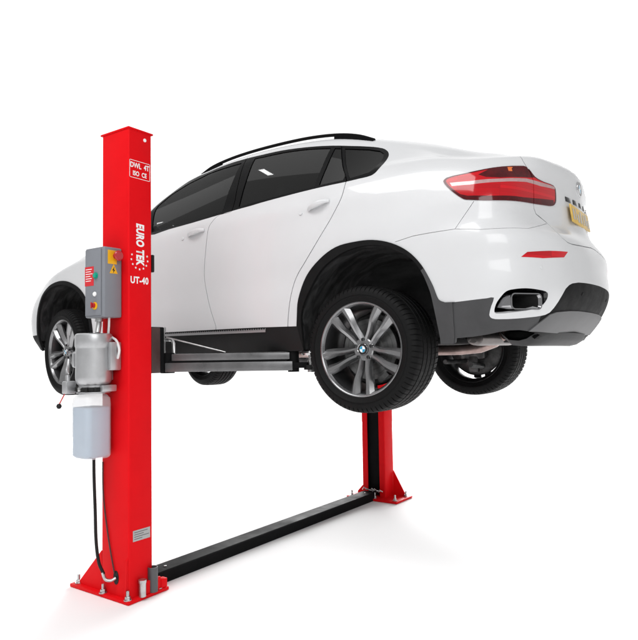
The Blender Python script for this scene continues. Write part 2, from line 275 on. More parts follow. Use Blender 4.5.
class MB:
    def __init__(s): s.v=[];s.f=[];s.m=[]
    def add(s,v,f,mi=0):
        n=len(s.v); s.v+=[tuple(p) for p in v]; s.f+=[tuple(i+n for i in q) for q in f]; s.m+=[mi]*len(f); return s
    def box(s,a,b,bev=0,mi=0,mtx=None,seg=2):
        bm=bmesh.new(); bmesh.ops.create_cube(bm,size=1)
        c=[(a[i]+b[i])/2 for i in range(3)]; d=[abs(b[i]-a[i]) for i in range(3)]
        for v in bm.verts: v.co=Vector([v.co[i]*d[i] for i in range(3)])
        if bev: bmesh.ops.bevel(bm,geom=list(bm.edges),offset=min(bev,min(d)*.45),segments=seg,profile=.5,affect='EDGES')
        for v in bm.verts:
            v.co=v.co+Vector(c)
            if mtx is not None: v.co=mtx@v.co
        bm.verts.index_update()
        s.add([v.co[:] for v in bm.verts],[[v.index for v in f.verts] for f in bm.faces],mi); bm.free(); return s
    def lathe(s,prof,n=32,mtx=None,mi=0,axis='z',closed=False):
        v=[];f=[]
        for r,h in prof:
            for k in range(n):
                a=2*PI*k/n; c,d=r*math.cos(a),r*math.sin(a)
                p=(c,d,h) if axis=='z' else (c,h,d) if axis=='y' else (h,c,d)
                v.append(mtx@Vector(p) if mtx is not None else p)
        m_=len(prof)
        for i in range(m_ if closed else m_-1):
            j=(i+1)%m_
            for k in range(n):
                l=(k+1)%n; q=(i*n+k,i*n+l,j*n+l,j*n+k)
                f.append(q if axis!='y' else q[::-1])
        if not closed:
            if prof[0][0]>1e-6: f.append(tuple(range(n))[::-1] if axis!='y' else tuple(range(n)))
            if prof[-1][0]>1e-6: f.append(tuple((m_-1)*n+k for k in range(n)) if axis!='y' else tuple((m_-1)*n+k for k in range(n))[::-1])
        return s.add(v,f,mi)
    def tube(s,path,r,n=10,mi=0,cap=True,sy=1.0):
        P=[Vector(p) for p in path]; rr=r if isinstance(r,(list,tuple)) else [r]*len(P)
        v=[];f=[];up=None
        for i,p in enumerate(P):
            t=(P[min(i+1,len(P)-1)]-P[max(i-1,0)]).normalized()
            if up is None:
                up=Vector((0,0,1)) if abs(t.z)<.9 else Vector((1,0,0))
            x=t.cross(up).normalized(); y=x.cross(t).normalized(); up=y
            for k in range(n):
                a=2*PI*k/n; v.append(p+x*rr[i]*math.cos(a)+y*rr[i]*sy*math.sin(a))
        for i in range(len(P)-1):
            for k in range(n):
                l=(k+1)%n; f.append((i*n+k,i*n+l,(i+1)*n+l,(i+1)*n+k))
        if cap: f.append(tuple(range(n))[::-1]); f.append(tuple((len(P)-1)*n+k for k in range(n)))
        return s.add(v,f,mi)
    def prism(s,poly,ax,a,b,mi=0):
        # poly: 2D points in the plane perpendicular to axis ax, extruded from a to b
        def P(u,w,h): return (h,u,w) if ax=='x' else (u,h,w) if ax=='y' else (u,w,h)
        n=len(poly); v=[P(*q,a) for q in poly]+[P(*q,b) for q in poly]
        f=[tuple(range(n))[::-1],tuple(range(n,2*n))]+[(i,(i+1)%n,n+(i+1)%n,n+i) for i in range(n)]
        bm=bmesh.new(); bv=[bm.verts.new(p) for p in v]; 
        for q in f: bm.faces.new([bv[i] for i in q])
        bmesh.ops.recalc_face_normals(bm,faces=bm.faces); bm.verts.index_update()
        s.add([x.co[:] for x in bm.verts],[[x.index for x in q.verts] for q in bm.faces],mi); bm.free(); return s
    def build(s,name,mats,parent=None,sharp=35): 
        return mesh(name,s.v,s.f,mats,parent,sharp,s.m)
def spline(pts,n=4,closed=False):
    P=[np.array(p,float) for p in pts]; N=len(P); out=[]
    rng=range(N if closed else N-1)
    for i in rng:
        if closed: p0,p1,p2,p3=P[(i-1)%N],P[i],P[(i+1)%N],P[(i+2)%N]
        else: p0,p1,p2,p3=P[max(i-1,0)],P[i],P[i+1],P[min(i+2,N-1)]
        d1=np.linalg.norm(p2-p1)+1e-9; d0=np.linalg.norm(p1-p0); d2=np.linalg.norm(p3-p2)
        m1=(p2-p0)*d1/(d0+d1) if d0>0 else (p2-p1); m2=(p3-p1)*d1/(d1+d2) if d2>0 else (p2-p1)
        for k in range(n):
            u=k/n
            out.append((1+2*u)*(1-u)**2*p1+u*(1-u)**2*m1+u*u*(3-2*u)*p2+u*u*(u-1)*m2)
    if not closed: out.append(P[-1])
    return out
def pip(poly,q):
    # vectorised point in polygon
    x,y=q[:,0],q[:,1]; inside=np.zeros(len(q),bool); n=len(poly); j=n-1
    for i in range(n):
        xi,yi=poly[i]; xj,yj=poly[j]
        c=((yi>y)!=(yj>y))
        with np.errstate(divide='ignore',invalid='ignore'):
            xx=(xj-xi)*(y-yi)/(yj-yi)+xi
        inside^=c&(x<xx); j=i
    return inside
def strip(line,h):
    L=np.array(line); d=np.gradient(L,axis=0); d/=np.linalg.norm(d,axis=1,keepdims=True)
    nn=np.stack([-d[:,1],d[:,0]],1)
    return [tuple(p) for p in L+nn*h]+[tuple(p) for p in (L-nn*h)[::-1]]

# ------------------------------------------------------------------ things
car=empty('car',(-1.4,0,1.15))
car['label']='white coupe SUV raised off the ground on the red lift, seen from its rear corner'; car['category']='car'
lift=empty('car_lift',(-1.35,0,0))
lift['label']='red two-post car lift with grey control box and black floor beam under white car'; lift['category']='car lift'

# ================================================================== CAR BODY PANELS
S_END,T_END=SK[-1],TK[-1]
def sp(k,n=3,closed=False): return [tuple(p) for p in spline(ST[k],n,closed)]
dlo=sp('dlo',3,True)
arch_o=sp('arch_out',4); arch_i=sp('arch_in',4)
P={}
P['arch_hole']=arch_i+[(1.36,-.05),(2.30,-.05)]
wl=sp('white_low',2)
P['arch_trim']=[(2.30,-.05),(2.301,.1405)]+arch_o+[ST['white_low'][k] for k in (1,2,3)]+[ST['trim_rear_edge'][0],ST['trim_rear_edge'][1],(1.262,-.05)]
fa=[(4.30,.10),(4.305,.20),(4.33,.32)]+ST['frontarch'][:-1]+[(5.172,.1)]
FA_ST={'out': [(4.345, 0.1), (4.345, 0.2), (4.365, 0.31), (4.416, 0.4311), (4.5047, 0.5044), (4.6331, 0.5552), (4.7432, 0.5821), (4.8764, 0.6003), (5.0006, 0.5952), (5.0898, 0.5459), (5.1279, 0.4481), (5.1479, 0.3413), (5.1593, 0.2243), (5.168, 0.1)], 'in': [(4.3761, 0.1013), (4.3761, 0.1948), (4.3946, 0.2976), (4.4418, 0.4109), (4.5238, 0.4794), (4.6426, 0.5269), (4.7445, 0.5521), (4.8677, 0.5691), (4.9826, 0.5643), (5.0651, 0.5182), (5.1003, 0.4268), (5.1188, 0.3269), (5.1294, 0.2175), (5.1374, 0.1013)]}
fo=[tuple(p) for p in spline(FA_ST['out'],4)]; fi=[tuple(p) for p in spline(FA_ST['in'],4)]
P['farch_hole']=fi+[(fi[-1][0],-.05),(fi[0][0],-.05)]
P['farch_trim']=fo+[(fo[-1][0]+.004,-.05),(fo[0][0]-.004,-.05)]
P['hole']=sp('hole',3,True)
P['light']=sp('light',3,True)
_lp=np.array(P['light']); _c=_lp.mean(0); P['l_in']=[tuple(q) for q in _c+(_lp-_c)*np.array([.968,.90])]
P['l_stripe']=ST['stripe']; P['l_dark']=ST['light_dark']; P['l_low']=ST['light_low']
P['reflector']=ST['reflector']
P['dlo']=dlo
for k in ('glass_front','glass_rear','glass_vent','glass_quarter'): P[k]=ST[k]
P['skid']=[(.7404,.0493),(.6892,.0923),(.6229,.1389),(.5625,.1504),(.40,.156),(.24,.159),(0-.01,.161),(-.01,.040),(.061,.040),(.2672,.0369),(.5,.040)]
P['clad_rear']=[(1.3575,-.05)]+wl+[(-.05,.318),(-.05,-.05)]
P['sill']=[(2.29,-.05),(2.29,.1405)]+[tuple(q) for q in ST['sill'][::-1]][1:]+[(4.30,.138),(4.32,-.05)]
P['clad_cut']=[tuple(q) for q in ST['clad_cut']]+[(.60,.0),(.55,-.05),(1.262,-.05)]
P['clad_front']=[(5.16,.16),(5.4,.15),(6.4,.15),(6.4,-.05),(5.16,-.05)]
g=.0030
P['gap_doors']=strip(sp('gap_doors',4),g)
P['gap_rear']=strip(sp('gap_rear',4),g)
hat=sp('hatch',2)+[(-.02,ST['hatch'][-1][1]+.002)]
P['gap_hatch']=strip(hat,.0026)
P['gap_seam']=strip(ST['seam'],.0014)
P['gap_bumper']=strip(ST['seam2'],.0011)
P['gap_front']=strip(spline([(4.02,.13),(4.06,.45),(4.02,.75),(3.93,.955)],5),g)
P['gap_hood']=strip(spline([(4.2,.93),(4.7,.96),(5.2,.97),(5.6,.98),(6.0,.97),(6.4,.96)],3),.002)
P['windscreen']=[(3.93,1.30),(4.02,1.235),(4.22,1.235),(4.36,1.45),(4.36,1.9),(3.62,1.9),(3.62,1.56),(3.72,1.44)]
P['backlight']=[(-.05,1.44),(.5,1.44),(.85,1.50),(1.3,1.64),(1.4,1.9),(-.05,1.9)]
P['hatch']=hat+[(-.05,hat[-1][1]),(-.05,1.345),(.55,1.34),(.776,1.30),(.776,1.05)]
P['door_rear']=[tuple(p) for p in sp('gap_rear',4)][1:]+[(2.381,.1415)]+[(2.5,.1435),(2.65,.1445),(3.0,.1440)]+[tuple(p) for p in sp('gap_doors',4)][::-1]
P['door_front']=[tuple(p) for p in sp('gap_doors',4)]+[(3.02,.144),(3.65,.1399),(4.02,.139)]+[tuple(p) for p in spline([(4.02,.13),(4.06,.45),(4.02,.75),(3.93,.955)],5)]
P['bumper']=[(1.345,.23),(1.3575,.2439)]+[(1.45,.45),(1.56,.545),(1.5975,.556)]+[tuple(q) for q in ST['seam'][::-1]][1:4]+[tuple(q) for q in ST['seam2'][1:]]+[tuple(q) for q in ST['hatch'][6:]]+[(-.05,.545),(-.05,-.05),(1.345,-.05)]
P['fbumper']=[(5.165,.40),(5.5,.42),(6.4,.45),(6.4,-.05),(5.165,-.05)]

def build_domain():
    pts=[];edges=[]
    ns,ntt=210,84
    gs=np.linspace(0,S_END,ns); gt=np.linspace(0,T_END,ntt)
    # jitterless grid + dense rows near creases
    idx={}
    V=[]
    for i,a in enumerate(gs):
        for j,b_ in enumerate(gt):
            V.append((a,b_))
    hull=[(0,0),(S_END,0),(S_END,T_END),(0,T_END)]
    n0=len(V)
    for k,poly in P.items():
        poly=[(min(max(a,-.02),S_END+.02),min(max(b_,-.02),T_END+.02)) for a,b_ in poly]
        # subdivide long edges
        out=[]
        for i in range(len(poly)):
            a,b_=np.array(poly[i]),np.array(poly[(i+1)%len(poly)])
            n=max(1,int(np.linalg.norm(b_-a)/.03))
            for q in range(n): out.append(tuple(a+(b_-a)*q/n))
        base=len(V); V+=out
        for i in range(len(out)): edges.append((base+i,base+(i+1)%len(out)))
    # drop grid points too near the constraint points (avoids slivers)
    C_=np.array(V[n0:])
    keep=np.ones(n0,bool); Gp=np.array(V[:n0])
    cell={}
    for q in C_: cell.setdefault((int(q[0]//.02),int(q[1]//.02)),[]).append(q)
    for i,q in enumerate(Gp):
        if q[0] in (0,S_END) or q[1] in (0,T_END): continue
        cx,cy=int(q[0]//.02),int(q[1]//.02)
        for dx in (-1,0,1):
            for dy in (-1,0,1):
                for r in cell.get((cx+dx,cy+dy),()):
                    if abs(r[0]-q[0])+abs(r[1]-q[1])<.008: keep[i]=False
    gp=Gp[keep]; sh=len(gp)-n0
    V2=[Vector(q) for q in gp]+[Vector(q) for q in V[n0:]]
    E2=[(a+sh,b_+sh) for a,b_ in edges]
    # outer rectangle as constraint
    nb=len(V2); V2+=[Vector(q) for q in hull]; E2+=[(nb,nb+1),(nb+1,nb+2),(nb+2,nb+3),(nb+3,nb)]
    r=delaunay_2d_cdt(V2,E2,[],0,1e-5)
    v=np.array([q[:] for q in r[0]]); f=np.array([t for t in r[2] if len(t)==3])
    c=v[f].mean(1)
    ok=(c[:,0]>0)&(c[:,0]<S_END)&(c[:,1]>0)&(c[:,1]<T_END)
    f=f[ok]; c=c[ok]
    v[:,0]=np.clip(v[:,0],0,S_END); v[:,1]=np.clip(v[:,1],0,T_END)
    a=(v[f[:,1]]-v[f[:,0]]); b_=(v[f[:,2]]-v[f[:,0]]); ar=a[:,0]*b_[:,1]-a[:,1]*b_[:,0]
    f[ar<0]=f[ar<0][:,::-1]; k=np.abs(ar)>1e-9
    return v,f[k],c[k]
DV,DF,DC=build_domain()
INS={k:pip(p,DC) for k,p in P.items()}
lab=np.array(['shell']*len(DC),dtype=object)
def setl(name,mask): lab[mask]=name
setl('bumper',INS['bumper']); setl('bumper',INS['fbumper'])
setl('tailgate',INS['hatch'])
setl('door_rear',INS['door_rear']&~INS['dlo']); setl('door_front',INS['door_front']&~INS['dlo'])
for k in ('gap_doors','gap_rear','gap_hatch','gap_seam','gap_bumper','gap_front','gap_hood'): setl('gap',INS[k])
setl('cladding',INS['clad_rear']|INS['clad_front']); setl('side_sill',INS['sill'])
# the white frame of the exhaust outlet (between cladding edge and the outlet)
setl('none',INS['clad_cut'])
setl('arch_trim',INS['arch_trim']&~((DC[:,0]<1.262))); setl('none',INS['arch_hole'])
setl('farch_trim',INS['farch_trim']); setl('none',INS['farch_hole'])
setl('skid_plate',INS['skid']); setl('none_exh',INS['hole'])
setl('reflector',INS['reflector'])
setl('tail_light',INS['light']&~INS['gap_hatch'])
setl('window_trim',INS['dlo']); setl('gap2',INS['dlo']&(INS['gap_doors']|INS['gap_rear'])&~INS['glass_front']&~INS['glass_rear'])
for k in ('glass_front','glass_rear','glass_vent','glass_quarter'): setl(k,INS[k])
setl('windscreen',INS['windscreen']); setl('backlight',INS['backlight'])
light_mi=np.where(INS['l_stripe'],2,np.where(INS['l_dark']|INS['l_low']|~INS['l_in'],1,0))
amb=(np.hypot((DC[:,0]-.865),(DC[:,1]-.905)*1.2)<.022)&INS['l_dark']; light_mi[amb]=3

DP=evalST(DV[:,0],DV[:,1]); DN=normST(DV[:,0],DV[:,1])
# make the normals point outwards
cen=np.array([-1.3,0,2.1]); flip=((DP-cen)*DN).sum(1).mean()<0
if flip: DN=-DN
DN[DV[:,0]<1e-6,1]=0; DN/=np.linalg.norm(DN,axis=1,keepdims=True)+1e-9
def side(pts,sd): q=pts.copy(); q[:,1]*=sd; return q
def panel(name,sel,mats,parent,sides=(-1,1),depth=.012,off=0.0,mi=None,rim=True,pane=False):
    """one body panel as a shell: lofted face with analytic normals and returned edges"""
    V=[];N=[];F=[];MI=[]
    idx=np.where(sel)[0]
    if len(idx)==0: print('empty panel',name); return None
    f=DF[idx]; used,inv=np.unique(f.ravel(),return_inverse=True); f=inv.reshape(-1,3)
    dn=DN[used]
    if pane:   # a pane of glass bends evenly: normals from one smooth patch through its points
        q=DP[used]; x_=q[:,0]-q[:,0].mean(); z_=q[:,2]-q[:,2].mean()
        A=np.stack([np.ones(len(q)),x_,z_,x_*x_,x_*z_,z_*z_],1); cf=np.linalg.lstsq(A,q[:,1],rcond=None)[0]
        dn=np.stack([-(cf[1]+2*cf[3]*x_+cf[4]*z_),np.ones(len(q)),-(cf[2]+cf[4]*x_+2*cf[5]*z_)],1); dn/=np.linalg.norm(dn,axis=1,keepdims=True)
    for sd in sides:
        p=side(DP[used]+DN[used]*off,sd); n=side(dn,sd); base=len(V)
        V+=[tuple(x) for x in p]; N+=[tuple(x) for x in n]
        # orientation
        a,b_,c=p[f[:,0]],p[f[:,1]],p[f[:,2]]
        fl=((np.cross(b_-a,c-a)*n[f[:,0]]).sum(1)<0)
        ff=f.copy(); ff[fl]=ff[fl][:,::-1]
        F+=[tuple(int(i)+base for i in t) for t in ff]; MI+=list(mi[idx]) if mi is not None else [0]*len(ff)
        if rim:
            from collections import Counter
            cnt={}
            for t,q in enumerate(ff):
                for k in range(3):
                    e=(int(q[k]),int(q[(k+1)%3])); key=(min(e),max(e)); cnt.setdefault(key,[]).append((e,t))
            uv=DV[used]
            for key,l in cnt.items():
                if len(l)!=1: continue
                (a_,b2),t=l[0]
                if (uv[a_,0]<1e-5 and uv[b2,0]<1e-5) or (uv[a_,0]>S_END-1e-5 and uv[b2,0]>S_END-1e-5) or (uv[a_,1]>T_END-1e-5 and uv[b2,1]>T_END-1e-5): continue
                pa,pb=p[a_],p[b2]; qa,qb=pa-n[a_]*depth,pb-n[b2]*depth
                nn=np.cross(pb-pa,n[a_]); nn=nn/(np.linalg.norm(nn)+1e-12)
                k0=len(V); V+=[tuple(pa),tuple(pb),tuple(qb),tuple(qa)]; N+=[tuple(nn)]*4
                F.append((k0+1,k0,k0+3,k0+2)); MI.append(int(mi[idx][t]) if mi is not None else 0)
    me=bpy.data.meshes.new(name); me.from_pydata(V,[],F)
    for m_ in (mats if isinstance(mats,(list,tuple)) else [mats]): me.materials.append(m_)
    me.polygons.foreach_set('material_index',np.array(MI,dtype=np.int32))
    me.polygons.foreach_set('use_smooth',np.ones(len(me.polygons),dtype=bool)); me.update()
    me.normals_split_custom_set_from_vertices(N)
    return link(bpy.data.objects.new(name,me),parent)
L=lambda *k: np.isin(lab.astype(str),list(k))
shell=panel('body_shell',L('shell'),M['paint'],car)
tg=panel('tailgate',L('tailgate'),M['paint'],car)
bp=panel('bumper',L('bumper')&(DC[:,0]<3),M['paint'],car,depth=.03)
panel('bumper',L('bumper')&(DC[:,0]>3),M['paint'],car,depth=.02)
panel('lower_cladding',L('cladding')&(DC[:,0]>3),M['clad_dark'],car,depth=.02)
cl=panel('lower_cladding',L('cladding')&(DC[:,0]<3),[M['clad'],M['clad_dark']],car,depth=.02,mi=np.where(DC[:,0]<.69,1,0))
panel('skid_plate',L('skid_plate'),M['skid'],car,off=.006,depth=.02)
doors={}
for sd in (-1,1):
    panel('side_sill',L('side_sill'),M['clad_side'],car,(sd,),depth=.03)
    doors['r',sd]=panel('door',L('door_rear'),M['paint'],car,(sd,))
    doors['f',sd]=panel('door',L('door_front'),M['paint'],car,(sd,))
    a=panel('wheel_arch_trim',L('arch_trim'),[M['clad_dark'],M['clad']],car,(sd,),off=.006,depth=.02,mi=np.where((DC[:,0]<1.45)&(DC[:,1]<.40),1,0))
    panel('wheel_arch_trim',L('farch_trim'),M['clad_dark'],car,(sd,),off=.006,depth=.02)
    lt=panel('tail_light',L('tail_light'),[M['lamp_red'],M['lamp_dark'],M['lamp_clear'],M['lamp_amber']],car,(sd,),off=.004,depth=.012,mi=light_mi)
    panel('bumper_reflector',L('reflector'),M['lamp_red'],car,(sd,),off=.001,depth=.006)
    tr_=panel('window_trim',L('window_trim'),M['black_trim'],car,(sd,),depth=.02,off=.001)
    for k in ('glass_front','glass_rear','glass_vent','glass_quarter'):
        w=panel('window',L(k),M['glass'] if k=='glass_front' else M['privacy'],car,(sd,),off=-.004,rim=False,pane=True)
panel('windscreen',L('windscreen'),M['glass'],car,off=-.004,rim=False)
panel('rear_window',L('backlight'),M['privacy'],car,off=-.004,rim=False)
panel('interior_lining',~L('none','none_exh','glass_front','glass_rear','glass_vent','glass_quarter','windscreen','backlight','farch_trim','arch_trim','skid_plate')&(DC[:,1]>.03),M['lining'],car,off=-.04,rim=False)

# ---- wheelhouse liners
def liner(pts,sd):
    p=side(evalST(*np.array(pts).T),1); v=[];f=[]; steps=[0,.03,.08,.16,.26,.36,.42]; sh=[1,.99,.98,.985,.98,.97,.93]
    cx=(p[0,0]+p[-1,0])/2; cz=p[:,2].min()
    for d,s_ in zip(steps,sh):
        for q in p: 
            wob=.006*math.sin(q[0]*40+d*30)
            v.append((cx+(q[0]-cx)*s_,sd*(q[1]-.015-d),cz+(q[2]-cz)*s_+(wob if d>.02 else 0)))
    n=len(p)
    for i in range(len(steps)-1):
        for k in range(n-1): f.append((i*n+k,i*n+k+1,(i+1)*n+k+1,(i+1)*n+k))
    c0=len(v); v.append((cx,sd*(p[:,1].mean()-.425),cz+.2)); i=len(steps)-1
    for k in range(n-1): f.append((i*n+k,i*n+k+1,c0))
    f.append((i*n+n-1,i*n,c0))
    o=mesh('wheelhouse_liner',v,f,M['liner'],car,35)
for sd in (-1,1):
    liner(arch_i,sd); liner(fi,sd)

# ---- exhaust outlet: recessed box and rectangular tail pipe
def recess(name,pts,d,parent,sd,mt):
    st=np.array(pts); p=evalST(st[:,0],st[:,1]); n=normST(st[:,0],st[:,1]); n=-n if flip else n
    c=p.mean(0); v=[];f=[];N=len(p); dirv=np.array([-1,.0,-.02])
    for dd,sc in ((.001,1),(d*.3,.97),(d,.9)):
        q=c+(p-c)*sc+dirv*dd
        v+=[(x[0],sd*x[1],x[2]) for x in q]
    for i in range(2):
        for k in range(N): f.append((i*N+k,i*N+(k+1)%N,(i+1)*N+(k+1)%N,(i+1)*N+k))
    f.append(tuple(2*N+k for k in range(N)))
    return mesh(name,v,f,mt,parent,50)
for sd in (-1,1):
    recess('exhaust_recess',P['hole'],.20,bp,sd,M['gloss_black'])
    # tail pipe, a flattened rectangular trim following the bumper corner
    mb=MB(); path=[];
    ring=[]
    def rr(hw,hh,r,n=5):
        o=[]
        for cx,cz,a0 in ((hw-r,hh-r,0),(-hw+r,hh-r,90),(-hw+r,-hh+r,180),(hw-r,-hh+r,270)):
            for k in range(n+1):
                a=R_(a0+90*k/n); o.append((cx+r*math.cos(a),cz+r*math.sin(a)))
        return o
    def ringpts(hw,hh,r,dx):
        # local u runs along the bumper corner (towards the side and forward)
        c=Vector((.905,sd*.785,1.693)); u=Vector((-.60,sd*.80,0)).normalized(); nrm=Vector((.80,sd*.60,0)).normalized()
        return [c+u*a+Vector((0,0,1))*b_-Vector((1,0,0))*dx for a,b_ in rr(hw,hh,r)]
    R0=[ringpts(.092,.041,.022,.012),ringpts(.094,.043,.024,.006),ringpts(.088,.037,.02,.006),ringpts(.086,.035,.02,.02),ringpts(.080,.032,.02,.16)]
    R1=ringpts(.094,.043,.024,.10)
    rings=[R1]+R0; n=len(R1)
    for i in range(len(rings)-1):
        mb.add(list(rings[i])+list(rings[i+1]),[(k,(k+1)%n,n+(k+1)%n,n+k) for k in range(n)],0 if i<4 else 1)
    mb.add(rings[-1],[tuple(range(n))],1)
    mb.build('exhaust_tip',[M['dark_chrome'],M['under']],car,40)

# ---- badge, number plate, parking sensors
def frame_at(s,t,sd=-1):
    p=evalST([s],[t])[0]; n=normST(np.array([s]),np.array([t]))[0]; n=-n if flip else n
    return Vector((p[0],sd*p[1],p[2])),Vector((n[0],sd*n[1],n[2])).normalized()
def local(p,n,up=Vector((0,0,1))):
    x=up.cross(n).normalized(); y=n.cross(x).normalized()
    return Matrix(((x.x,y.x,n.x,p.x),(x.y,y.y,n.y,p.y),(x.z,y.z,n.z,p.z),(0,0,0,1)))
def roundel(mtx,r,parent,name='badge'):
    mb=MB(); n=48
    mb.lathe([(r,-.004),(r,.002),(r*.97,.0035),(r*.93,.002)],n,mtx,0); mb.lathe([(r*.93,.0022),(.001,.0026)],n,mtx,1); mb.lathe([(r*.60,.0022),(r*.60,.0034),(r*.55,.0034),(r*.55,.0028)],n,mtx,0)
    for q in range(4):
        v=[mtx@Vector((0,0,.0034))]; k=12
        for j in range(k+1):
            a=PI/2*(q+j/k); v.append(mtx@Vector((r*.55*math.cos(a),r*.55*math.sin(a),.0034)))
        mb.add(v,[(0,j+1,j+2) for j in range(k)],2 if q%2 else 3)
    return mb.build(name,[M['chrome'],M['gloss_black'],M['badge_blue'],M['badge_white']],parent,40)
def text(body,name,mtx,h,mt,parent,bold=0,shear=0,sx=1,extr=.0006,spacing=1.0):
    cu=bpy.data.curves.new(name,'FONT'); cu.body=body; cu.size=1; cu.align_x='CENTER'; cu.align_y='CENTER'; cu.extrude=0; cu.offset=bold; cu.shear=shear; cu.resolution_u=4; cu.space_character=spacing
    o=bpy.data.objects.new(name,cu); COL.objects.link(o)
    dg=bpy.context.evaluated_depsgraph_get(); me=bpy.data.meshes.new_from_object(o.evaluated_get(dg))
    bpy.data.objects.remove(o)
    xs=[v.co.y for v in me.vertices]; hh=max(xs)-min(xs); cy=(max(xs)+min(xs))/2; xx=[v.co.x for v in me.vertices]; cx=(max(xx)+min(xx))/2; k=h/hh
    for v in me.vertices: v.co=mtx@Vector(((v.co.x-cx)*k*sx,(v.co.y-cy)*k,extr))
    me.materials.clear(); me.materials.append(mt)
    oo=bpy.data.objects.new(name,me); return link(oo,parent)
p,n=frame_at(0,.895); p=Vector((p.x+.004,0,p.z)); roundel(local(p,n),.046,tg)
p0,n0=frame_at(0,.725); up=Vector((0,0,1))
mt=local(Vector((p0.x+.002,-.055,p0.z-.005)),Vector((n0.x,.0,n0.z)).normalized())
plate=MB().box((-.215,-.054,-.006),(.215,.054,.004),.004,0,mt).build('number_plate',M['plate'],car)
for i,x in enumerate((-.175,-.12,-.065,-.005,.06,.12,.175)):
    q=[(x-.020,-.038),(x+.020,-.038),(x+.020,.038),(x-.020,.038)]
    mb=MB(); h0,h1=((-.036,.030),(-.030,.038),(-.038,.012),(-.036,.038))[i%4]; w_=(.019,.013,.020)[i%3]
    mb.add([mt@Vector((x+a,b_,.0048)) for a,b_ in ((-w_,h0),(w_,h0),(w_*.7,h1),(-w_*.8,h1))],[(0,1,2,3)]); mb.build('plate_character',M['gloss_black'],plate)
# row of dark blocks on the tailgate above the plate
pz,nz=frame_at(0,.80); mt2=local(Vector((pz.x+.008,0,pz.z)),nz)
for k_,x in enumerate((-.22,-.11,.0,.11,.20)):
    px_,nx_=frame_at(abs(x),.80); m3=local(Vector((px_.x,x,px_.z+.0)),Vector((nx_.x,nx_.y*(-1 if x<0 else 1)*-1,nx_.z)).normalized())
    MB().box((-.036,-.014,-.004),(.036,.014,.003),.001,0,m3).build('tailgate_block',M['gloss_black'],tg)
for s_,t_ in ((.7654,.3748),(.30,.25),):
    for sd in (-1,1):
        p,n=frame_at(s_,t_,sd); MB().lathe([(.0105,-.004),(.0105,.0015),(.009,.0022),(.0,.0022)],20,local(p,n)).build('parking_sensor',M['paint'] if s_>.5 else M['clad_dark'],bp)
# door handles: cup recess edge + grip bar
for key,(s0,t0,s1,t1) in {'r':(2.2076,.8247,2.0621,.8562),'f':(3.2584,.8272,3.1072,.8475)}.items():
    for sd in (-1,1):
        mb=MB(); pts=[];rad=[]
        for k in range(11):
            u=k/10; s_=s0+(s1-s0)*u; t_=t0+(t1-t0)*u; p,n=frame_at(s_,t_,sd)
            pts.append(p+n*(.004+.026*math.sin(PI*min(1,max(0,u)))**.6)); rad.append(.010+.006*math.sin(PI*u))
        mb.tube(pts,rad,10,sy=1.15)
        pm,nm=frame_at(s0+.06,t0-.012,sd); 
        mb.lathe([(.012,0),(.012,.006),(.010,.008),(0,.008)],16,local(pm,nm))
        mb.build('handle',M['paint'],doors[key,sd])
# roof rails
for sd in (-1,1):
    path=[(-1.60,2.832),(-1.50,2.868),(-1.38,2.890),(-1.2,2.907),(-.95,2.914),(-.65,2.908),(-.45,2.891),(-.30,2.866),(-.18,2.832),(-.075,2.785)]
    pp=spline([(a,b_) for a,b_ in path],4); mb=MB()
    pr=[]
    mb.tube([(a,sd*.625,b_) for a,b_ in pp],.0135,10,sy=.8)
    # solid rear foot
    foot=[(-.37,2.842),(-.37,2.880),(-.30,2.868),(-.18,2.834),(-.07,2.785),(-.08,2.770)]
    mb.prism(foot,'y',sd*.61,sd*.64)
    mb.prism([(-1.60,2.80),(-1.60,2.835),(-1.5,2.87),(-1.40,2.888),(-1.40,2.845)],'y',sd*.61,sd*.64)
    mb.build('roof_rail',M['black_trim'],car,40)
# ---- sill protection strip (bright serrated edge below the doors)
mb=MB()
xs=np.linspace(2.56,3.75,60)
for k in range(59):
    pa,na=frame_at(xs[k],.127); pb,nb=frame_at(xs[k+1],.127)
    q=[pa+na*.004+Vector((0,0,.012)),pb+nb*.004+Vector((0,0,.012)),pb+nb*.006-Vector((0,0,.012)),pa+na*.006-Vector((0,0,.012))]
    mb.add(q,[(3,2,1,0)])
for k in range(0,59,1):
    pa,na=frame_at((xs[k]+xs[k+1])/2,.136)
    mb.box((-.004,-.004,-.004),(.004,.004,.006),0,1,Matrix.Translation(pa+na*.005))
mb.build('sill_strip',[M['strip'],M['rubber']],car)
# door mirror
for sd in (-1,1):
    mb=MB(); mb.box((-.06,-.11,-.075),(.06,.11,.075),.045,0,Matrix.Translation((-2.03,sd*1.03,2.47)),4); mb.box((-.03,-.05,-.02),(.03,.05,.02),.01,1,Matrix.Translation((-2.02,sd*.93,2.42)))
    mb.build('door_mirror',[M['paint'],M['gloss_black']],car)

# ---- interior
for y in (-.38,.38):
    mb=MB()
    mt_=Matrix.Translation((-1.12,y,1.95))@Matrix.Rotation(R_(14),4,'Y')
    mb.box((-.07,-.25,-.1),(.07,.25,.52),.06,0,mt_,3); mb.box((-.05,-.13,.56),(.05,.13,.75),.045,0,mt_,3); mb.tube([mt_@Vector((0,-.06,.5)),mt_@Vector((0,-.06,.6))],.007); mb.tube([mt_@Vector((0,.06,.5)),mt_@Vector((0,.06,.6))],.007)
    mb.box((-1.70,y-.26,1.76),(-1.14,y+.26,1.92),.06); mb.build('seat',M['seat'],car)
mb=MB(); mt_=Matrix.Translation((-.22,0,1.95))@Matrix.Rotation(R_(18),4,'Y')
mb.box((-.08,-.48,-.1),(.08,.48,.47),.06,0,mt_,3)
for y in (-.33,.33): mb.box((-.05,-.13,.48),(.05,.13,.64),.045,0,mt_,3)
mb.box((-.80,-.48,1.76),(-.25,.48,1.92),.06); mb.build('rear_bench',M['seat'],car)
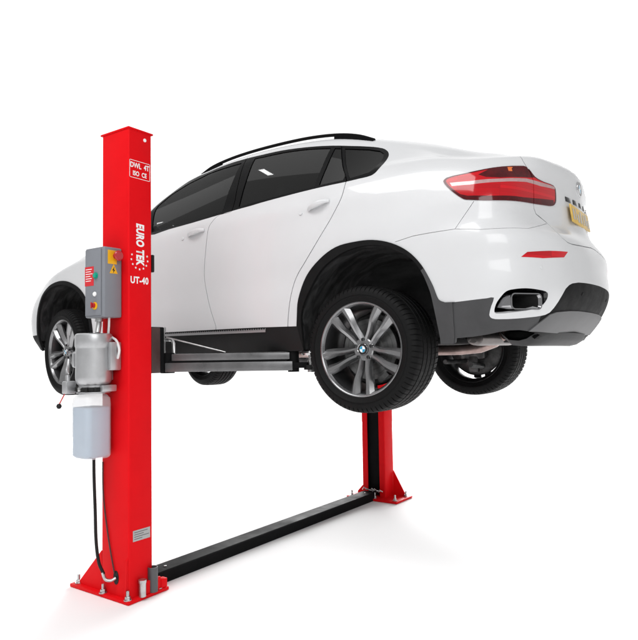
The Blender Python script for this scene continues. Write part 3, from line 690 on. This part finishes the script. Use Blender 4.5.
MB().box((-2.30,-.74,2.0),(-1.95,.74,2.32),.08).build('dashboard',M['lining'],car)
MB().lathe([(.19,-.012),(.205,0),(.19,.012),(.175,0)],32,Matrix.Translation((-1.80,-.38,2.25))@Matrix.Rotation(R_(65),4,'Y'),0,'z',True).build('steering_wheel',M['rubber'],car)

# ---- underbody
mb=MB(); mb.box((-2.45,-.87,1.455),(-.50,.87,1.50),.02); mb.box((-3.55,-.50,1.47),(-2.40,.50,1.53),.02); mb.box((-.55,-.50,1.485),(.85,.50,1.55),.02)
mb.box((-2.2,-.12,1.43),(-.3,.12,1.46),.02)
mb.build('underbody',M['under'],car)
mb=MB()
# grey rear tray under the bumper
tray=[(.69,1.56),(.72,1.51),(.77,1.470),(.83,1.464),(.88,1.474),(.935,1.505),(.955,1.54)]
bm_v=[];bm_f=[]
ys=[-.56,-.52,-.3,0,.3,.52,.56]
for i,y in enumerate(ys):
    for x,z in tray:
        e=.0 if abs(y)<.55 else .03
        bm_v.append((x-.10*(y/.56)**2*(x-.3),y,z+e))
n=len(tray)
for i in range(len(ys)-1):
    for k in range(n-1): bm_f.append((i*n+k,(i+1)*n+k,(i+1)*n+k+1,i*n+k+1))
mesh('rear_tray',bm_v,bm_f,M['pan'],car,50)
mb=MB(); mb.tube([(-2.2,-.20,1.44),(-.6,-.25,1.44),(-.1,-.42,1.455),(.20,-.42,1.448),(.38,-.42,1.449),(.50,-.42,1.458),(.60,-.44,1.49),(.68,-.5,1.53)],[.028,.028,.03,.031,.031,.030,.03,.03],14)
mb.build('exhaust_pipe',M['exh'],car)
mb=MB()
prof=[(.001,-.13),(.05,-.128),(.075,-.115),(.082,-.09),(.082,.09),(.075,.115),(.05,.128),(.001,.13)]
mtm=Matrix.Translation((.60,-.46,1.512))@Matrix.Rotation(R_(-35),4,'Z')@Matrix.Diagonal((1.1,1.1,.50,1)); mb.lathe(prof,28,mtm,0,'y'); mb.build('muffler',M['muff'],car)

# ---- wheels
def tyre_mesh(parent,R,w,ctr,rz):
    half=w/2; prof=[] # (r,y,kind)
    rim=.268
    P_=[(rim-.012,-half+.028),(rim,-half+.016),(rim+.012,-half+.010),(rim+.03,-half+.002),(rim+.034,-half-.001),(rim+.038,-half-.001),(rim+.042,-half+.001),(R-.058,-half+.000),(R-.057,-half-.002),(R-.0555,-half-.002),(R-.055,-half+.000),(R-.035,-half+.004),(R-.022,-half+.010),(R-.012,-half+.019),(R-.006,-half+.030)]
    n0_=len(P_); tread=[]; y0,y1=-half+.034,half-.034; grooves=[-.30,-.10,.10,.30]
    wt=y1-y0; T=[y0+wt*u for u in np.linspace(0,1,3)]
    seq=[]
    for gpos in grooves:
        yc=gpos*wt; seq+=[(0,yc-.0065),(1,yc-.0045),(1,yc+.0045),(0,yc+.0065)]
    Pm=[(R-.004 if abs(y)>half*.6 else R) - (.008 if k else 0) for k,y in seq]
    P_+= [(R-.004,y0)]+[(r-.003*(abs(y)/half)**2,y) for r,(k,y) in zip(Pm,seq)]+[(R-.004,y1)]
    P_+=[(r,-y) for r,y in P_[n0_-1::-1]]
    nb=72; ang=[]
    for k in range(nb):
        a=2*PI*k/nb; d=2*PI/nb; ang+=[(a,0),(a+d*.40,0),(a+d*.80,0),(a+d*.82,1),(a+d*.98,1)]
    v=[];f=[];na=len(ang)
    for i,(r,y) in enumerate(P_):
        sh=(R-.026<r<R-.003) and abs(y)>half*.62
        inner=(r>R-.004 and not sh)
        for a,gk in ang:
            off=.0
            if gk and sh: off=.007
            if gk and inner: off=.0012
            sk=abs(y)/half*.05
            q=(( r-off)*math.cos(a+sk),y,(r-off)*math.sin(a+sk)); v.append(q)
    for i in range(len(P_)-1):
        for k in range(na):
            l=(k+1)%na; f.append((i*na+k,(i+1)*na+k,(i+1)*na+l,i*na+l))
    return v,f
def rim_parts():
    out={}
    mb=MB(); fy=0.0
    mb.lathe([(.262,.012),(.272,.008),(.2735,.003),(.272,0),(.266,-.001),(.261,.003),(.256,.010),(.251,.020)],96,None,1,'y')
    mb.v=mb.v; 
    return mb
def make_wheel(name,cx,cy_out,cz,w,R,rz,sd):
    # built with its face towards local -y; sd=+1 turns it round for the far side
    e=empty(name,(cx,cy_out,cz),car)
    W=Matrix.Translation((cx,cy_out,cz))@Matrix.Rotation(rz,4,'Z')@(Matrix.Rotation(PI,4,'Z') if sd>0 else Matrix.Identity(4))
    yo=w/2-.012   # tyre centre behind the lip plane
    def put(nm,mb,mats,sharp=35,parent=e):
        return mesh(nm,[W@Vector(q) for q in mb.v],mb.f,mats,parent,sharp,mb.m)
    v,f=tyre_mesh(None,R,w,None,0); mb=MB(); mb.add([(x,y+yo,z) for x,y,z in v],f); put('tyre',mb,M['tyre'],28)
    mb=MB()
    mb.lathe([(.268,.022),(.2725,.010),(.2735,.004),(.272,.000),(.267,-.001),(.262,.002),(.258,.009),(.253,.018)],96,None,0,'y')
    mb.f=[q for q in mb.f if len(q)==4]; mb.m=mb.m[:len(mb.f)]
    b2=MB(); b2.lathe([(.253,.018),(.246,.035),(.240,.07),(.235,.12),(.238,w-.06),(.256,w-.03),(.262,w-.022),(.266,w-.026),(.268,w-.03),(.250,w-.06),(.248,.06),(.262,.024)],96,None,1,'y'); b2.f=[q for q in b2.f if len(q)==4]; b2.m=b2.m[:len(b2.f)]
    mb.add(b2.v,b2.f,1)
    # ten spokes in five pairs
    for k in range(5):
        th=R_(270+72*k)+R_(.0)
        for s_ in (-1,1):
            st=[(.040,.020,.036,.042,.034),(.075,.0225,.039,.036,.040),(.11,.0265,.041,.027,.044),(.145,.034,.043,.018,.044),(.170,.0405,.047,.012,.040),(.20,.0445,.054,.009,.036),(.235,.047,.062,.005,.032),(.264,.049,.068,.003,.026)]
            rings=[]
            for r,lat,wd,fy,dp in st:
                ch=.020; a=wd/2
                sec=[(-a,fy+dp),(-a,fy+ch*1.1),(-a*.30-.002*s_,fy),(a*.34,fy),(a,fy+ch*1.1),(a,fy+dp)]
                ring=[]
                for u,y in sec:
                    xr=math.sqrt(max(r*r-0,1e-6)); t_=s_*lat+u
                    ring.append((r*math.cos(th)-t_*math.sin(th),y,r*math.sin(th)+t_*math.cos(th)))
                rings.append(ring)
            n=6; V=[q for r_ in rings for q in r_]; F=[]
            for i in range(len(rings)-1):
                for j in range(n): F.append((i*n+j,(i+1)*n+j,(i+1)*n+(j+1)%n,i*n+(j+1)%n))
            mb.add(V,F,2)
    mb.lathe([(.001,.046),(.034,.046),(.036,.040),(.060,.041),(.066,.046),(.068,.075),(.001,.075)],48,None,2,'y')
    put('rim',mb,[M['lip'],M['barrel'],M['rim']],32)
    for k in range(5):
        mb=MB(); a=R_(270+36+72*k); mb.lathe([(.0105,.060),(.0105,.034),(.008,.031),(.001,.031)],10,Matrix.Translation((.056*math.cos(a),0,.056*math.sin(a))),0,'y'); put('wheel_bolt',mb,M['gloss_black'])
    # badge on the hub
    mt=W@Matrix.Translation((0,.034,0))@Matrix.Rotation(R_(90),4,'X')
    b=roundel(mt,.033,e,'hub_badge')
    mb=MB(); mb.lathe([(.001,.098),(.09,.098),(.092,.118),(.120,.118),(.121,.1195),(.122,.118),(.150,.118),(.151,.1195),(.152,.118),(.178,.118),(.180,.120),(.180,.146),(.178,.148),(.085,.148),(.082,.19),(.001,.19)],64,None,0,'y'); put('brake_disc',mb,M['disc'])
    mb=MB(); n=14; pts=[]
    for rr_ in (.178,.206):
        for y in (.080,.150):
            for k in range(n+1):
                a=R_(292+ (314-292)*k/n); pts.append((rr_*math.cos(a),y,rr_*math.sin(a)))
    m1=n+1; F=[]
    for k in range(n):
        F+=[(k,k+1,m1+k+1,m1+k),(2*m1+k,3*m1+k,3*m1+k+1,2*m1+k+1),(k,2*m1+k,2*m1+k+1,k+1),(m1+k,m1+k+1,3*m1+k+1,3*m1+k)]
    F+=[(0,m1,3*m1,2*m1),(n,2*m1+n,3*m1+n,m1+n)]
    mb.add(pts,F); put('brake_caliper',mb,M['knuckle'])
    mb=MB(); mb.lathe([(.001,.165),(.205,.165),(.212,.158),(.215,.166),(.205,.172),(.001,.172)],48,None,0,'y'); mb.box((-.11,.20,-.09),(.10,.27,.10),.03); mb.lathe([(.075,.19),(.07,.24),(.05,.27),(.05,.42),(.001,.42)],24,None,0,'y'); mb.box((-.05,.22,-.19),(.03,.27,-.05),.015); mb.tube([(.08,.25,.08),(.12,.40,.06)],.02); mb.tube([(-.08,.25,-.14),(-.10,.55,-.12)],.022); mb.tube([(.06,.25,-.10),(.1,.55,-.10)],.018)
    mb.box((.03,.2,.02),(.13,.25,.14),.02); mb.box((-.14,.2,-.02),(-.06,.26,.08),.02)
    put('hub_carrier',mb,M['knuckle'],40)
    return e
make_wheel('wheel',0,-.975,1.4617,.315,.367,0,-1)
make_wheel('wheel',-2.933,-.955,1.4875,.275,.364,-.1674,-1)
make_wheel('wheel',0,.975,1.4617,.315,.367,0,1)
make_wheel('wheel',-2.933,.955,1.4875,.275,.364,-.1674,1)
mb=MB(); mb.tube([(0,-.62,1.4617),(0,-.18,1.52),(0,.18,1.52),(0,.62,1.4617)],.028,12); mb.box((-.18,-.16,1.44),(.18,.16,1.60),.05); mb.box((-.30,-.42,1.49),(.26,.42,1.56),.03)
mb.build('rear_axle',M['knuckle'],car)
mb=MB(); mb.tube([(-2.933,-.62,1.4875),(-2.933,.62,1.4875)],.028,12); mb.box((-3.12,-.42,1.49),(-2.75,.42,1.56),.03); mb.build('front_axle',M['knuckle'],car)

# ================================================================== LIFT
XP,YP,WX,WY,HP=-1.2186,1.6213,.2573,.1762,2.83
def bolt_mb(p,h=.05,r=.016):
    mb=MB(); T_=Matrix.Translation(p)
    mb.lathe([(r*1.5,0),(r*1.5,.005),(r*.6,.005)],20,T_); mb.lathe([(r,.005),(r,.020),(r*.9,.022)],6,T_); mb.lathe([(r*.55,.02),(r*.55,h),(r*.45,h+.004),(0.001,h+.004)],14,T_); return mb
def column(sd):
    # C channel: open towards the car
    yo=sd*YP; yi=sd*(YP-WY); x0,x1=XP-WX,XP; th=.008; lip=.062; rb=.010
    def arc(cx,cy,a0,a1,r): return [(cx+r*math.cos(R_(a0+(a1-a0)*k/4)),cy+r*math.sin(R_(a0+(a1-a0)*k/4))) for k in range(5)]
    # outline in (x, depth) with depth 0 at the outer face, WY at the open face
    outer=[(x0+lip,WY),(x0+rb,WY)]+arc(x0+rb,WY-rb,90,180,rb)[1:]+arc(x0+rb,rb,180,270,rb)+arc(x1-rb,rb,270,360,rb)+arc(x1-rb,WY-rb,0,90,rb)+[(x1-lip,WY)]
    inner=[(x1-lip,WY-th),(x1-th,WY-th),(x1-th,th),(x0+th,th),(x0+th,WY-th),(x0+lip,WY-th)]
    poly=[(x,sd*(YP-d)) for x,d in outer+inner]
    mb=MB(); mb.prism(poly,'z',.02,HP)
    c=mb.build('column',M['red'],lift,30)
    # cap plate
    MB().box((x0-.012,min(yo,yi)-.006,HP),(x1+.006,max(yo,yi)+.010,HP+.012),.004).build('cap_plate',M['red'],c)
    return c
near=column(-1); far=column(1)
# near base
def base(col,x0,x1,y0,y1,gs,bolts):
    MB().box((x0,y0,0),(x1,y1,.02),.003).build('base_plate',M['red'],col)
    for gsx in gs: 
        MB().prism(gsx[0],gsx[1],gsx[2],gsx[3]).build('gusset',M['red'],col,20)
    for p in bolts: bolt_mb((p[0],p[1],.02)).build('anchor_bolt',M['steel'],col)
base(near,-1.755,-1.185,-1.652,-1.345,[
    ([(XP-WX,.02),(-1.70,.02),(-1.70,.04),(XP-WX-.005,.26)],'y',-1.618,-1.606),
    ([(XP-WX,.02),(-1.70,.02),(-1.70,.04),(XP-WX-.005,.26)],'y',-1.462,-1.45),
    ([(-1.621,.02),(-1.640,.02),(-1.640,.04),(-1.632,.24),(-1.6213,.255)],'x',-1.236,-1.224),
    ],[(-1.715,-1.615),(-1.215,-1.632),(-1.44,-1.637),(-1.215,-1.40),(-1.70,-1.39)])
base(far,-1.60,-1.035,1.335,1.66,[
    ([(XP,.02),(-1.09,.02),(-1.09,.04),(XP+.004,.26)],'y',1.606,1.618),
    ([(XP-WX,.02),(-1.57,.02),(-1.57,.04),(XP-WX,.14)],'y',1.50,1.512),
    ],[(-1.56,1.375),(-1.075,1.375),(-1.075,1.60),(-1.30,1.375),(-1.37,1.385)])
# upright flange and tubes on the near base
mb=MB(); mb.box((-1.212,-1.54,.02),(-1.195,-1.40,.095),.003); mb.box((-1.235,-1.40,.02),(-1.19,-1.352,.075),.006); mb.build('base_flange',M['red'],near)
MB().lathe([(.021,.02),(.021,.098),(.024,.10),(.024,.118),(.0,.118)],20,Matrix.Translation((-1.19,-1.545,0))).build('pin_stub',M['steel'],near)
MB().lathe([(.031,.02),(.031,.165),(.025,.165),(.025,.10),(.0,.10)],24,Matrix.Translation((-1.205,-1.455,0)),0).build('pipe_stub',M['greytube'],near)
# hose hole on the near column face
MB().lathe([(.030,.0),(.030,.003),(.0,.003)],24,Matrix.Translation((-1.335,-YP,.125))@Matrix.Rotation(R_(90),4,'X')@Matrix.Diagonal((.8,1.35,1,1))).build('hose_port',M['rubber'],near)
# lettering on the +X face of the near column (local x -> +Y, local y -> Z)
def face(y,z,rot=0): return Matrix(((0,0,1,XP),(1,0,0,y),(0,1,0,z),(0,0,0,1)))@Matrix.Rotation(R_(rot),4,'Z')
text('EURO TEK','lettering',face(-1.535,2.125,-90),.062,M['white'],near,bold=.048,shear=.10,sx=.66,spacing=1.08)
text('UT-40','lettering',face(-1.540,1.905),.044,M['white'],near,bold=.035,sx=.86,spacing=1.08)
def star(mb,mtx,r):
    pts=[mtx@Vector(((r if k%2==0 else r*.45)*math.cos(PI/2+k*PI/5),(r if k%2==0 else r*.45)*math.sin(PI/2+k*PI/5),.0007)) for k in range(10)]
    mb.add(pts+[mtx@Vector((0,0,.0007))],[(10,k,(k+1)%10) for k in range(10)])
mb=MB()
for k in range(9):
    a=R_(158+224*k/8); star(mb,face(-1.540+.062*math.cos(a),2.035+.062*math.sin(a)),.0085)
mb.build('star_ring',M['white'],near)
text('DWL  4T','lettering',face(-1.537,2.612),.034,M['white'],near,bold=.03,sx=.82)
text('ISO  CE','lettering',face(-1.537,2.562),  .030,M['white'],near,bold=.03,sx=.82)
mb=MB()
for a,b_ in (((-.078,-.055),(.078,-.052)),((-.078,.052),(.078,.055)),((-.078,-.055),(-.075,.055)),((.075,-.055),(.078,.055))):
    mb.box((a[0],a[1],0),(b_[0],b_[1],.0007),0,0,face(-1.537,2.587))
mb.build('sticker_border',M['white'],near)
mb=MB(); mb.box((-.064,-.032,0),(.064,.032,.0012),0,0,face(-1.528,.375)); 
for r_ in range(4):
    mb.box((-.055,.018-.013*r_,.0012),(-.055+[.10,.07,.11,.06][r_],.022-.013*r_,.0016),0,1,face(-1.528,.375))
mb.build('data_plate',[M['label'],M['greytube']],near)
MB().lathe([(.011,0),(.011,.004),(.0,.005)],16,face(-1.50,2.785)).build('cap_screw',M['white'],near)
# black limit pad on the back edge of the near column
MB().box((-1.262,-1.445,1.965),(-1.215,-1.425,2.075),.006).build('rubber_stop',M['rubber'],near)
# dark slide strips inside both channels
for cl_,sd in ((near,-1),(far,1)):
    mb=MB(); ya,yb=sorted((sd*(YP-.012),sd*(YP-WY+.028)))
    mb.box((XP-WX+.03,ya,.05),(XP-.03,yb,HP-.1),.004); mb.build('slide_cover',M['black_steel'],cl_)
# floor beam
mb=MB(); mb.prism([(-1.435,.0),(-1.435,.070),(-1.429,.076),(-1.301,.076),(-1.295,.070),(-1.295,.0)],'y',-1.36,1.40)
fb=mb.build('floor_beam',M['black_steel'],lift)
for y in (-1.22,1.3): MB().lathe([(.009,0),(.009,.004),(0,.005)],12,Matrix.Translation((-1.36,y,.076))).build('beam_bolt',M['steel'],fb)
mb=MB()
for k in range(7):
    a=k*.9; mb.tube([(-1.45+.03*k,1.40+.01*math.sin(a*3),.085+.012*math.sin(a)),(-1.43+.03*k,1.39,.10+.01*math.cos(a*2)),(-1.41+.03*k,1.41,.082)],.006,8)
mb.build('cable_pulley',M['steel'],far)
# carriages and arms
for cl_,sd in ((near,-1),(far,1)):
    mb=MB(); y_in=sd*(YP-WY)
    ya,yb=sorted((y_in+sd*.03,y_in-sd*.12)); mb.box((-1.455,ya,1.335),(-1.24,yb,1.625),.008); mb.box((-1.236,min(y_in-sd*.0,y_in-sd*.07),1.335),(-1.222,max(y_in,y_in-sd*.07),1.62),.004,1)
    ca=mb.build('carriage',[M['black_steel'],M['dull_red']],lift)
    for dx in (1,-1):
        piv=Vector((-1.345+.07*dx,sd*1.27,1.40)); pad=Vector((-.47,sd*.80,1.40)) if dx>0 else Vector((-2.30,sd*.80,1.40))
        d=(pad-piv).normalized(); Lg=(pad-piv).length; ang=math.atan2(d.y,d.x)
        A=Matrix.Translation(piv)@Matrix.Rotation(ang,4,'Z')
        mb=MB()
        mb.box((.04,-.045,.008),(Lg*.86,.045,.052),.004,0,A); mb.box((.00,-.055,-.062),(Lg*.88,.055,-.004),.004,0,A); mb.box((.02,-.042,-.006),(Lg*.84,.042,.010),0,1,A)
        mb.box((Lg*.80,-.036,-.048),(Lg-.02,.036,-.012),.004,1,A)
        mb.lathe([(.045,-.07),(.045,.06),(.0,.06)],24,A@Matrix.Translation((.0,0,0)),1); mb.lathe([(.036,-.072),(.036,.06),(.0,.062)],24,A@Matrix.Translation((Lg*.88,0,0)),1)
        arm=mb.build('lift_arm',[M['arm'],M['black_steel']],lift)
        mb=MB(); mb.lathe([(.022,-.075),(.022,.0),(.016,.002),(.016,.03),(.055,.032),(.06,.045),(.055,.058),(.0,.058)],28,A@Matrix.Translation((Lg,0,0)),0); mb.lathe([(.045,-.06),(.045,-.03),(.0,-.03)],24,A@Matrix.Translation((Lg,0,0)),1)
        mb.build('arm_pad',[M['steel'],M['rubber']],arm)
    # U-shaped release handle, rod and pin at the arm root
    mb=MB(); yh=sd*1.235
    mb.box((-1.368,yh-.012,1.352),(-1.345,yh+.012,1.555),.003); mb.box((-1.345,yh-.012,1.538),(-1.29,yh+.012,1.556),.003); mb.tube([(-1.295,yh,1.547),(-1.268,yh,1.542),(-1.255,yh,1.52),(-1.252,yh,1.45)],.011,10); mb.box((-1.345,yh-.012,1.352),(-1.27,yh+.012,1.372),.003)
    mb.tube([(-1.355,yh,1.33),(-1.355,yh,1.63)],.011,12); mb.lathe([(.017,0),(.017,.03),(0,.032)],16,Matrix.Translation((-1.355,yh,1.60)))
    mb.build('release_handle',M['steel'],ca)
    mb=MB(); mb.tube([(-1.34,yh-sd*.01,1.565),(-.95,sd*1.075,1.460)],.0042,8); mb.build('release_rod',M['steel'],ca)
    MB().box((-1.32,yh+.00,1.39),(-1.262,yh+.03,1.455),.004).build('pivot_block',M['whitecable'],ca)
# ---- control box
bx0,bx1,by0,by1,bz0,bz1=-1.462,-1.278,-1.752,-YP-.002,1.676,2.097
box_=MB().box((bx0,by0,bz0),(bx1,by1,bz1),.010,0,None,3).build('control_box',M['boxgrey'],lift)
MB().box((bx0+.012,by0-.008,bz0+.012),(bx1-.022,by0,bz1-.012),.005).build('box_door',M['boxgrey'],box_)
def fy(x,z): return Matrix(((1,0,0,x),(0,0,-1,by0-.008),(0,1,0,z),(0,0,0,1)))
def fx(y,z): return Matrix(((0,0,1,bx1),(1,0,0,y),(0,1,0,z),(0,0,0,1)))
mb=MB(); mb.box((-.043,-.058,0),(.043,.058,.001),0,0,fy(-1.408,1.925))
for r_ in range(6): mb.box((-.034,.040-.014*r_,.001),(-.034+[.06,.05,.066,.045,.06,.05][r_],.044-.014*r_,.0014),0,1,fy(-1.408,1.925))
mb.build('instruction_sticker',[M['stickred'],M['white']],box_)
MB().lathe([(.019,0),(.019,.006),(.014,.006),(.014,.014),(0,.015)],24,fy(-1.343,1.925)).build('start_button',M['green'],box_)
MB().lathe([(.014,0),(.014,.005),(.010,.010),(0,.012)],20,fy(-1.352,1.815)).build('indicator_lamp',M['white'],box_)
mb=MB(); mb.lathe([(.023,0),(.023,.004),(0,.004)],24,fy(-1.352,1.745),0); mb.lathe([(.015,.004),(.014,.018),(0,.018)],20,fy(-1.358,1.748),1); mb.box((-.004,-.018,.018),(.004,.018,.026),.002,1,fy(-1.358,1.748))
mb.build('selector_switch',[M['yellow'],M['knobred']],box_)
MB().box((-.032,-.045,0),(.032,.038,.0012),0,0,fx(-1.694,2.040)).build('stop_plate',M['yellow'],box_)
MB().lathe([(.018,0),(.018,.022),(.030,.024),(.031,.034),(.026,.040),(0,.041)],28,fx(-1.672,2.045)).build('emergency_stop',M['knobred'],box_)
mb=MB(); tri=[fx(-1.685,1.958)@Vector((.034*math.cos(R_(a)),.034*math.sin(R_(a))*1.15,.0012)) for a in (90,210,330)]
mb.add(tri,[(0,1,2)],0); mb.add([fx(-1.685,1.955)@Vector(q+(.0018,)) for q in ((.004,.026),(-.010,.002),(-.001,.002),(-.005,-.014),(.010,.006),(.002,.006))],[(0,1,2,5),(5,2,3,4)],1)
mb.build('warning_sticker',[M['yellow'],M['rubber']],box_)
# white cables and glands below the box
mb=MB(); mb.tube([(-1.395,-1.70,1.68),(-1.385,-1.71,1.63),(-1.375,-1.725,1.585)],.016,12); mb.lathe([(.024,-.03),(.024,.0),(0,0)],16,Matrix.Translation((-1.395,-1.70,1.685))); mb.build('cable_gland',M['steel'],box_)
mb=MB(); mb.tube(spline([(-1.325,-1.68,1.69),(-1.328,-1.68,1.63),(-1.34,-1.675,1.57),(-1.345,-1.66,1.53)],5),.007,8); mb.tube(spline([(-1.335,-1.655,1.56),(-1.295,-1.65,1.535),(-1.270,-1.65,1.48),(-1.285,-1.65,1.43)],5),.008,8); mb.build('power_cable',M['whitecable'],box_)
# ---- motor
MX,MY=-1.412,-1.725; TM=Matrix.Translation((MX,MY,0))
mb=MB(); mb.lathe([(.085,1.262),(.085,1.275),(.096,1.283),(.103,1.30),(.105,1.325),(.104,1.49),(.105,1.50),(.1085,1.507),(.1085,1.566),(.105,1.577),(.097,1.582),(.085,1.583),(.083,1.578),(.001,1.578)],56,TM)
mb.build('motor',M['alu'],lift,32); motor=bpy.data.objects['motor']
MB().box((-.072,-.075,1.38),(-.045,.0,1.47),.012,0,Matrix.Translation((MX-.045,MY-.0,0))).build('terminal_box',M['alu'],motor)
mb=MB(); mb.box((-1.318,-1.70,1.36),(-1.283,-YP-.002,1.53),.008); mb.box((-1.45,-1.66,1.30),(-1.36,-YP-.002,1.56),.005); mb.build('motor_capacitor',M['alu'],motor)
# pump block between motor and tank
mb=MB(); mb.lathe([(.075,1.225),(.098,1.227),(.098,1.236),(.080,1.238)],40,TM,0); mb.lathe([(.090,1.238),(.094,1.243),(.094,1.258),(.088,1.263)],40,TM,1)
for k in range(12):
    a=2*PI*k/12; mb.box((-.010,-.009,-.012),(.014,.009,.012),.004,1 if k%3 else 2,TM@Matrix.Translation((.092*math.cos(a),.092*math.sin(a),1.252))@Matrix.Rotation(a,4,'Z'))
mb.box((-.13,-.13,1.225),(-.085,-.06,1.30),.008,0,TM); mb.box((.06,-.02,1.235),(.115,.08,1.275),.006,0,TM); mb.tube([(MX-.11,MY-.10,1.29),(MX-.115,MY-.10,1.335)],.012,12,0)
mb.build('pump_block',[M['alu'],M['rubber'],M['steel']],lift,32); pump=bpy.data.objects['pump_block']
mb=MB(); mb.tube([(MX-.11,MY-.11,1.245),(MX-.15,MY-.13,1.165)],.0035,8,0); mb.lathe([(.001,-.016),(.010,-.013),(.016,0),(.010,.013),(.001,.016)],20,Matrix.Translation((MX-.152,MY-.131,1.152)),1); mb.build('release_lever',[M['cal'],M['rubber']],pump)
# tank
def rsq(hx,hy,r,n=5):
    o=[]
    for cx,cy,a0 in ((hx-r,hy-r,0),(-hx+r,hy-r,90),(-hx+r,-hy+r,180),(hx-r,-hy+r,270)):
        for k in range(n+1):
            a=R_(a0+90*k/n); o.append((cx+r*math.cos(a),cy+r*math.sin(a)))
    return o
def loftz(levels,cx,cy,name,mt,parent):
    v=[];f=[];n=len(levels[0][1])
    for z,ring in levels: v+=[(cx+a,cy+b_,z) for a,b_ in ring]
    for i in range(len(levels)-1):
        for k in range(n): f.append((i*n+k,i*n+(k+1)%n,(i+1)*n+(k+1)%n,(i+1)*n+k))
    f.append(tuple(range(n))[::-1]); f.append(tuple((len(levels)-1)*n+k for k in range(n)))
    return mesh(name,v,f,mt,parent,40)
tcx,tcy=-1.432,-1.725; H=.088
lv=[(.838,rsq(H-.016,H-.012,.03)),(.845,rsq(H-.006,H-.004,.032)),(.856,rsq(H,H,.034)),(1.16,rsq(H,H,.034)),(1.195,rsq(H-.002,H-.002,.036)),(1.212,rsq(H-.012,H-.012,.04)),(1.222,rsq(.066,.066,.055)),(1.226,rsq(.058,.058,.0575)),(1.245,rsq(.056,.056,.0555))]
tank=loftz(lv,tcx,tcy,'oil_tank',M['tank'],lift)
k_=.004
loftz([(.846,rsq(H-.02,H-.016,.028)),(.86,rsq(H-k_,H-k_,.031)),(1.143,rsq(H-k_,H-k_,.031))],tcx,tcy,'oil_fill',M['liquid'],tank)
# hydraulic hose and grey wire down the column
mb=MB(); mb.tube(spline([(-1.445,-1.70,.845),(-1.442,-1.70,.72),(-1.43,-1.70,.52),(-1.42,-1.70,.34),(-1.40,-1.695,.22),(-1.375,-1.68,.155)],6),.0095,12,0)
mb.tube(spline([(-1.38,-1.683,.165),(-1.365,-1.675,.125),(-1.345,-1.65,.115),(-1.335,-YP-.004,.122)],5),.010,12,1)
mb.build('hydraulic_hose',[M['rubber'],M['steel']],lift,40)
mb=MB(); mb.tube(spline([(-1.458,-YP-.006,.80),(-1.452,-YP-.006,.60),(-1.40,-YP-.006,.34),(-1.345,-YP-.006,.15)],6),.004,8); mb.build('control_wire',M['dull_red'],lift)

# ================================================================== setting
v=[(0,0,0)];f=[];n=96
for r in (9,):
    v=[(r*math.cos(2*PI*k/n),r*math.sin(2*PI*k/n),-.002) for k in range(n)]; f=[tuple(range(n))]
fl=mesh('floor',v,f,M['floor']); fl['kind']='structure'

# ================================================================== light: bright white studio sweep behind and above, darker room behind the camera
world=bpy.data.worlds.new('World'); scene.world=world; world.use_nodes=True; nt=world.node_tree
bg=nt.nodes['Background']; tc=nt.nodes.new('ShaderNodeTexCoord'); dt=nt.nodes.new('ShaderNodeVectorMath'); dt.operation='DOT_PRODUCT'
dt.inputs[1].default_value=Vector((-.60,.78,.14)).normalized()
nt.links.new(tc.outputs['Generated'],dt.inputs[0])
mr=nt.nodes.new('ShaderNodeMapRange'); mr.interpolation_type='SMOOTHSTEP'
mr.inputs['From Min'].default_value=.55; mr.inputs['From Max'].default_value=.80; mr.inputs['To Min'].default_value=0.42; mr.inputs['To Max'].default_value=1.3
nt.links.new(dt.outputs['Value'],mr.inputs['Value']); nt.links.new(mr.outputs['Result'],bg.inputs['Strength']); bg.inputs['Color'].default_value=(1,1,1,1)
def area(name,loc,target,sx,sy,power):
    l=bpy.data.lights.new(name,'AREA'); l.shape='RECTANGLE'; l.size=sx; l.size_y=sy; l.energy=power
    o=bpy.data.objects.new(name,l); o.location=loc; o.rotation_euler=(Vector(target)-Vector(loc)).to_track_quat('-Z','Y').to_euler(); COL.objects.link(o)
area('back_floor_fill',(-10,4.5,3.6),(-1.2,-.3,0),6,4,90)  # unseen lamp added at the back left to help whiten the floor
area('rear_floor_fill',(-5.2,10.5,4.2),(-.8,-.3,0),9,4,2800)  # added lamp behind the car, clears the shade off the floor under it
area('key_softbox',(6.4,-6.4,5.2),(-.8,-.5,1.6),5,4,300)
area('overhead_floor_fill',(-1.0,-5.4,7.5),(-1.0,-4.4,0),6,3,385)  # added lamp over the front floor, lifts the column's shadow there
area('glass_reflection_fill',(-5.4,-2.0,7.4),(-.8,-.8,2.4),1.4,6,11)  # made-up source, added so the side windows reflect a grey panel
area('ceiling_lamp',(-4.51,-2.21,7.45),(-.82,-.8,2.68),.24,.14,1.3)

# ================================================================== camera
cd=bpy.data.cameras.new('camera'); cam=bpy.data.objects.new('camera',cd); COL.objects.link(cam)
cd.sensor_fit='HORIZONTAL'; cd.sensor_width=36; cd.lens=36*636.871/638; cd.clip_end=300; cd.clip_start=.05
Rv=Vector((0.817669, 0.575464, -0.016072)); Uv=Vector((0.04315, -0.033424, 0.998509)); Fv=Vector((-0.574069, 0.817144, 0.052161))
cam.matrix_world=Matrix(((Rv.x,Uv.x,-Fv.x,1.90411),(Rv.y,Uv.y,-Fv.y,-4.08317),(Rv.z,Uv.z,-Fv.z,1.44242),(0,0,0,1)))
scene.camera=cam
vs=scene.view_settings; vs.view_transform='Standard'; vs.look='None'; vs.exposure=-.05; vs.gamma=1
scene.render.film_transparent=False
scene.cycles.max_bounces=10; scene.cycles.transparent_max_bounces=16; scene.cycles.caustics_reflective=False; scene.cycles.caustics_refractive=False
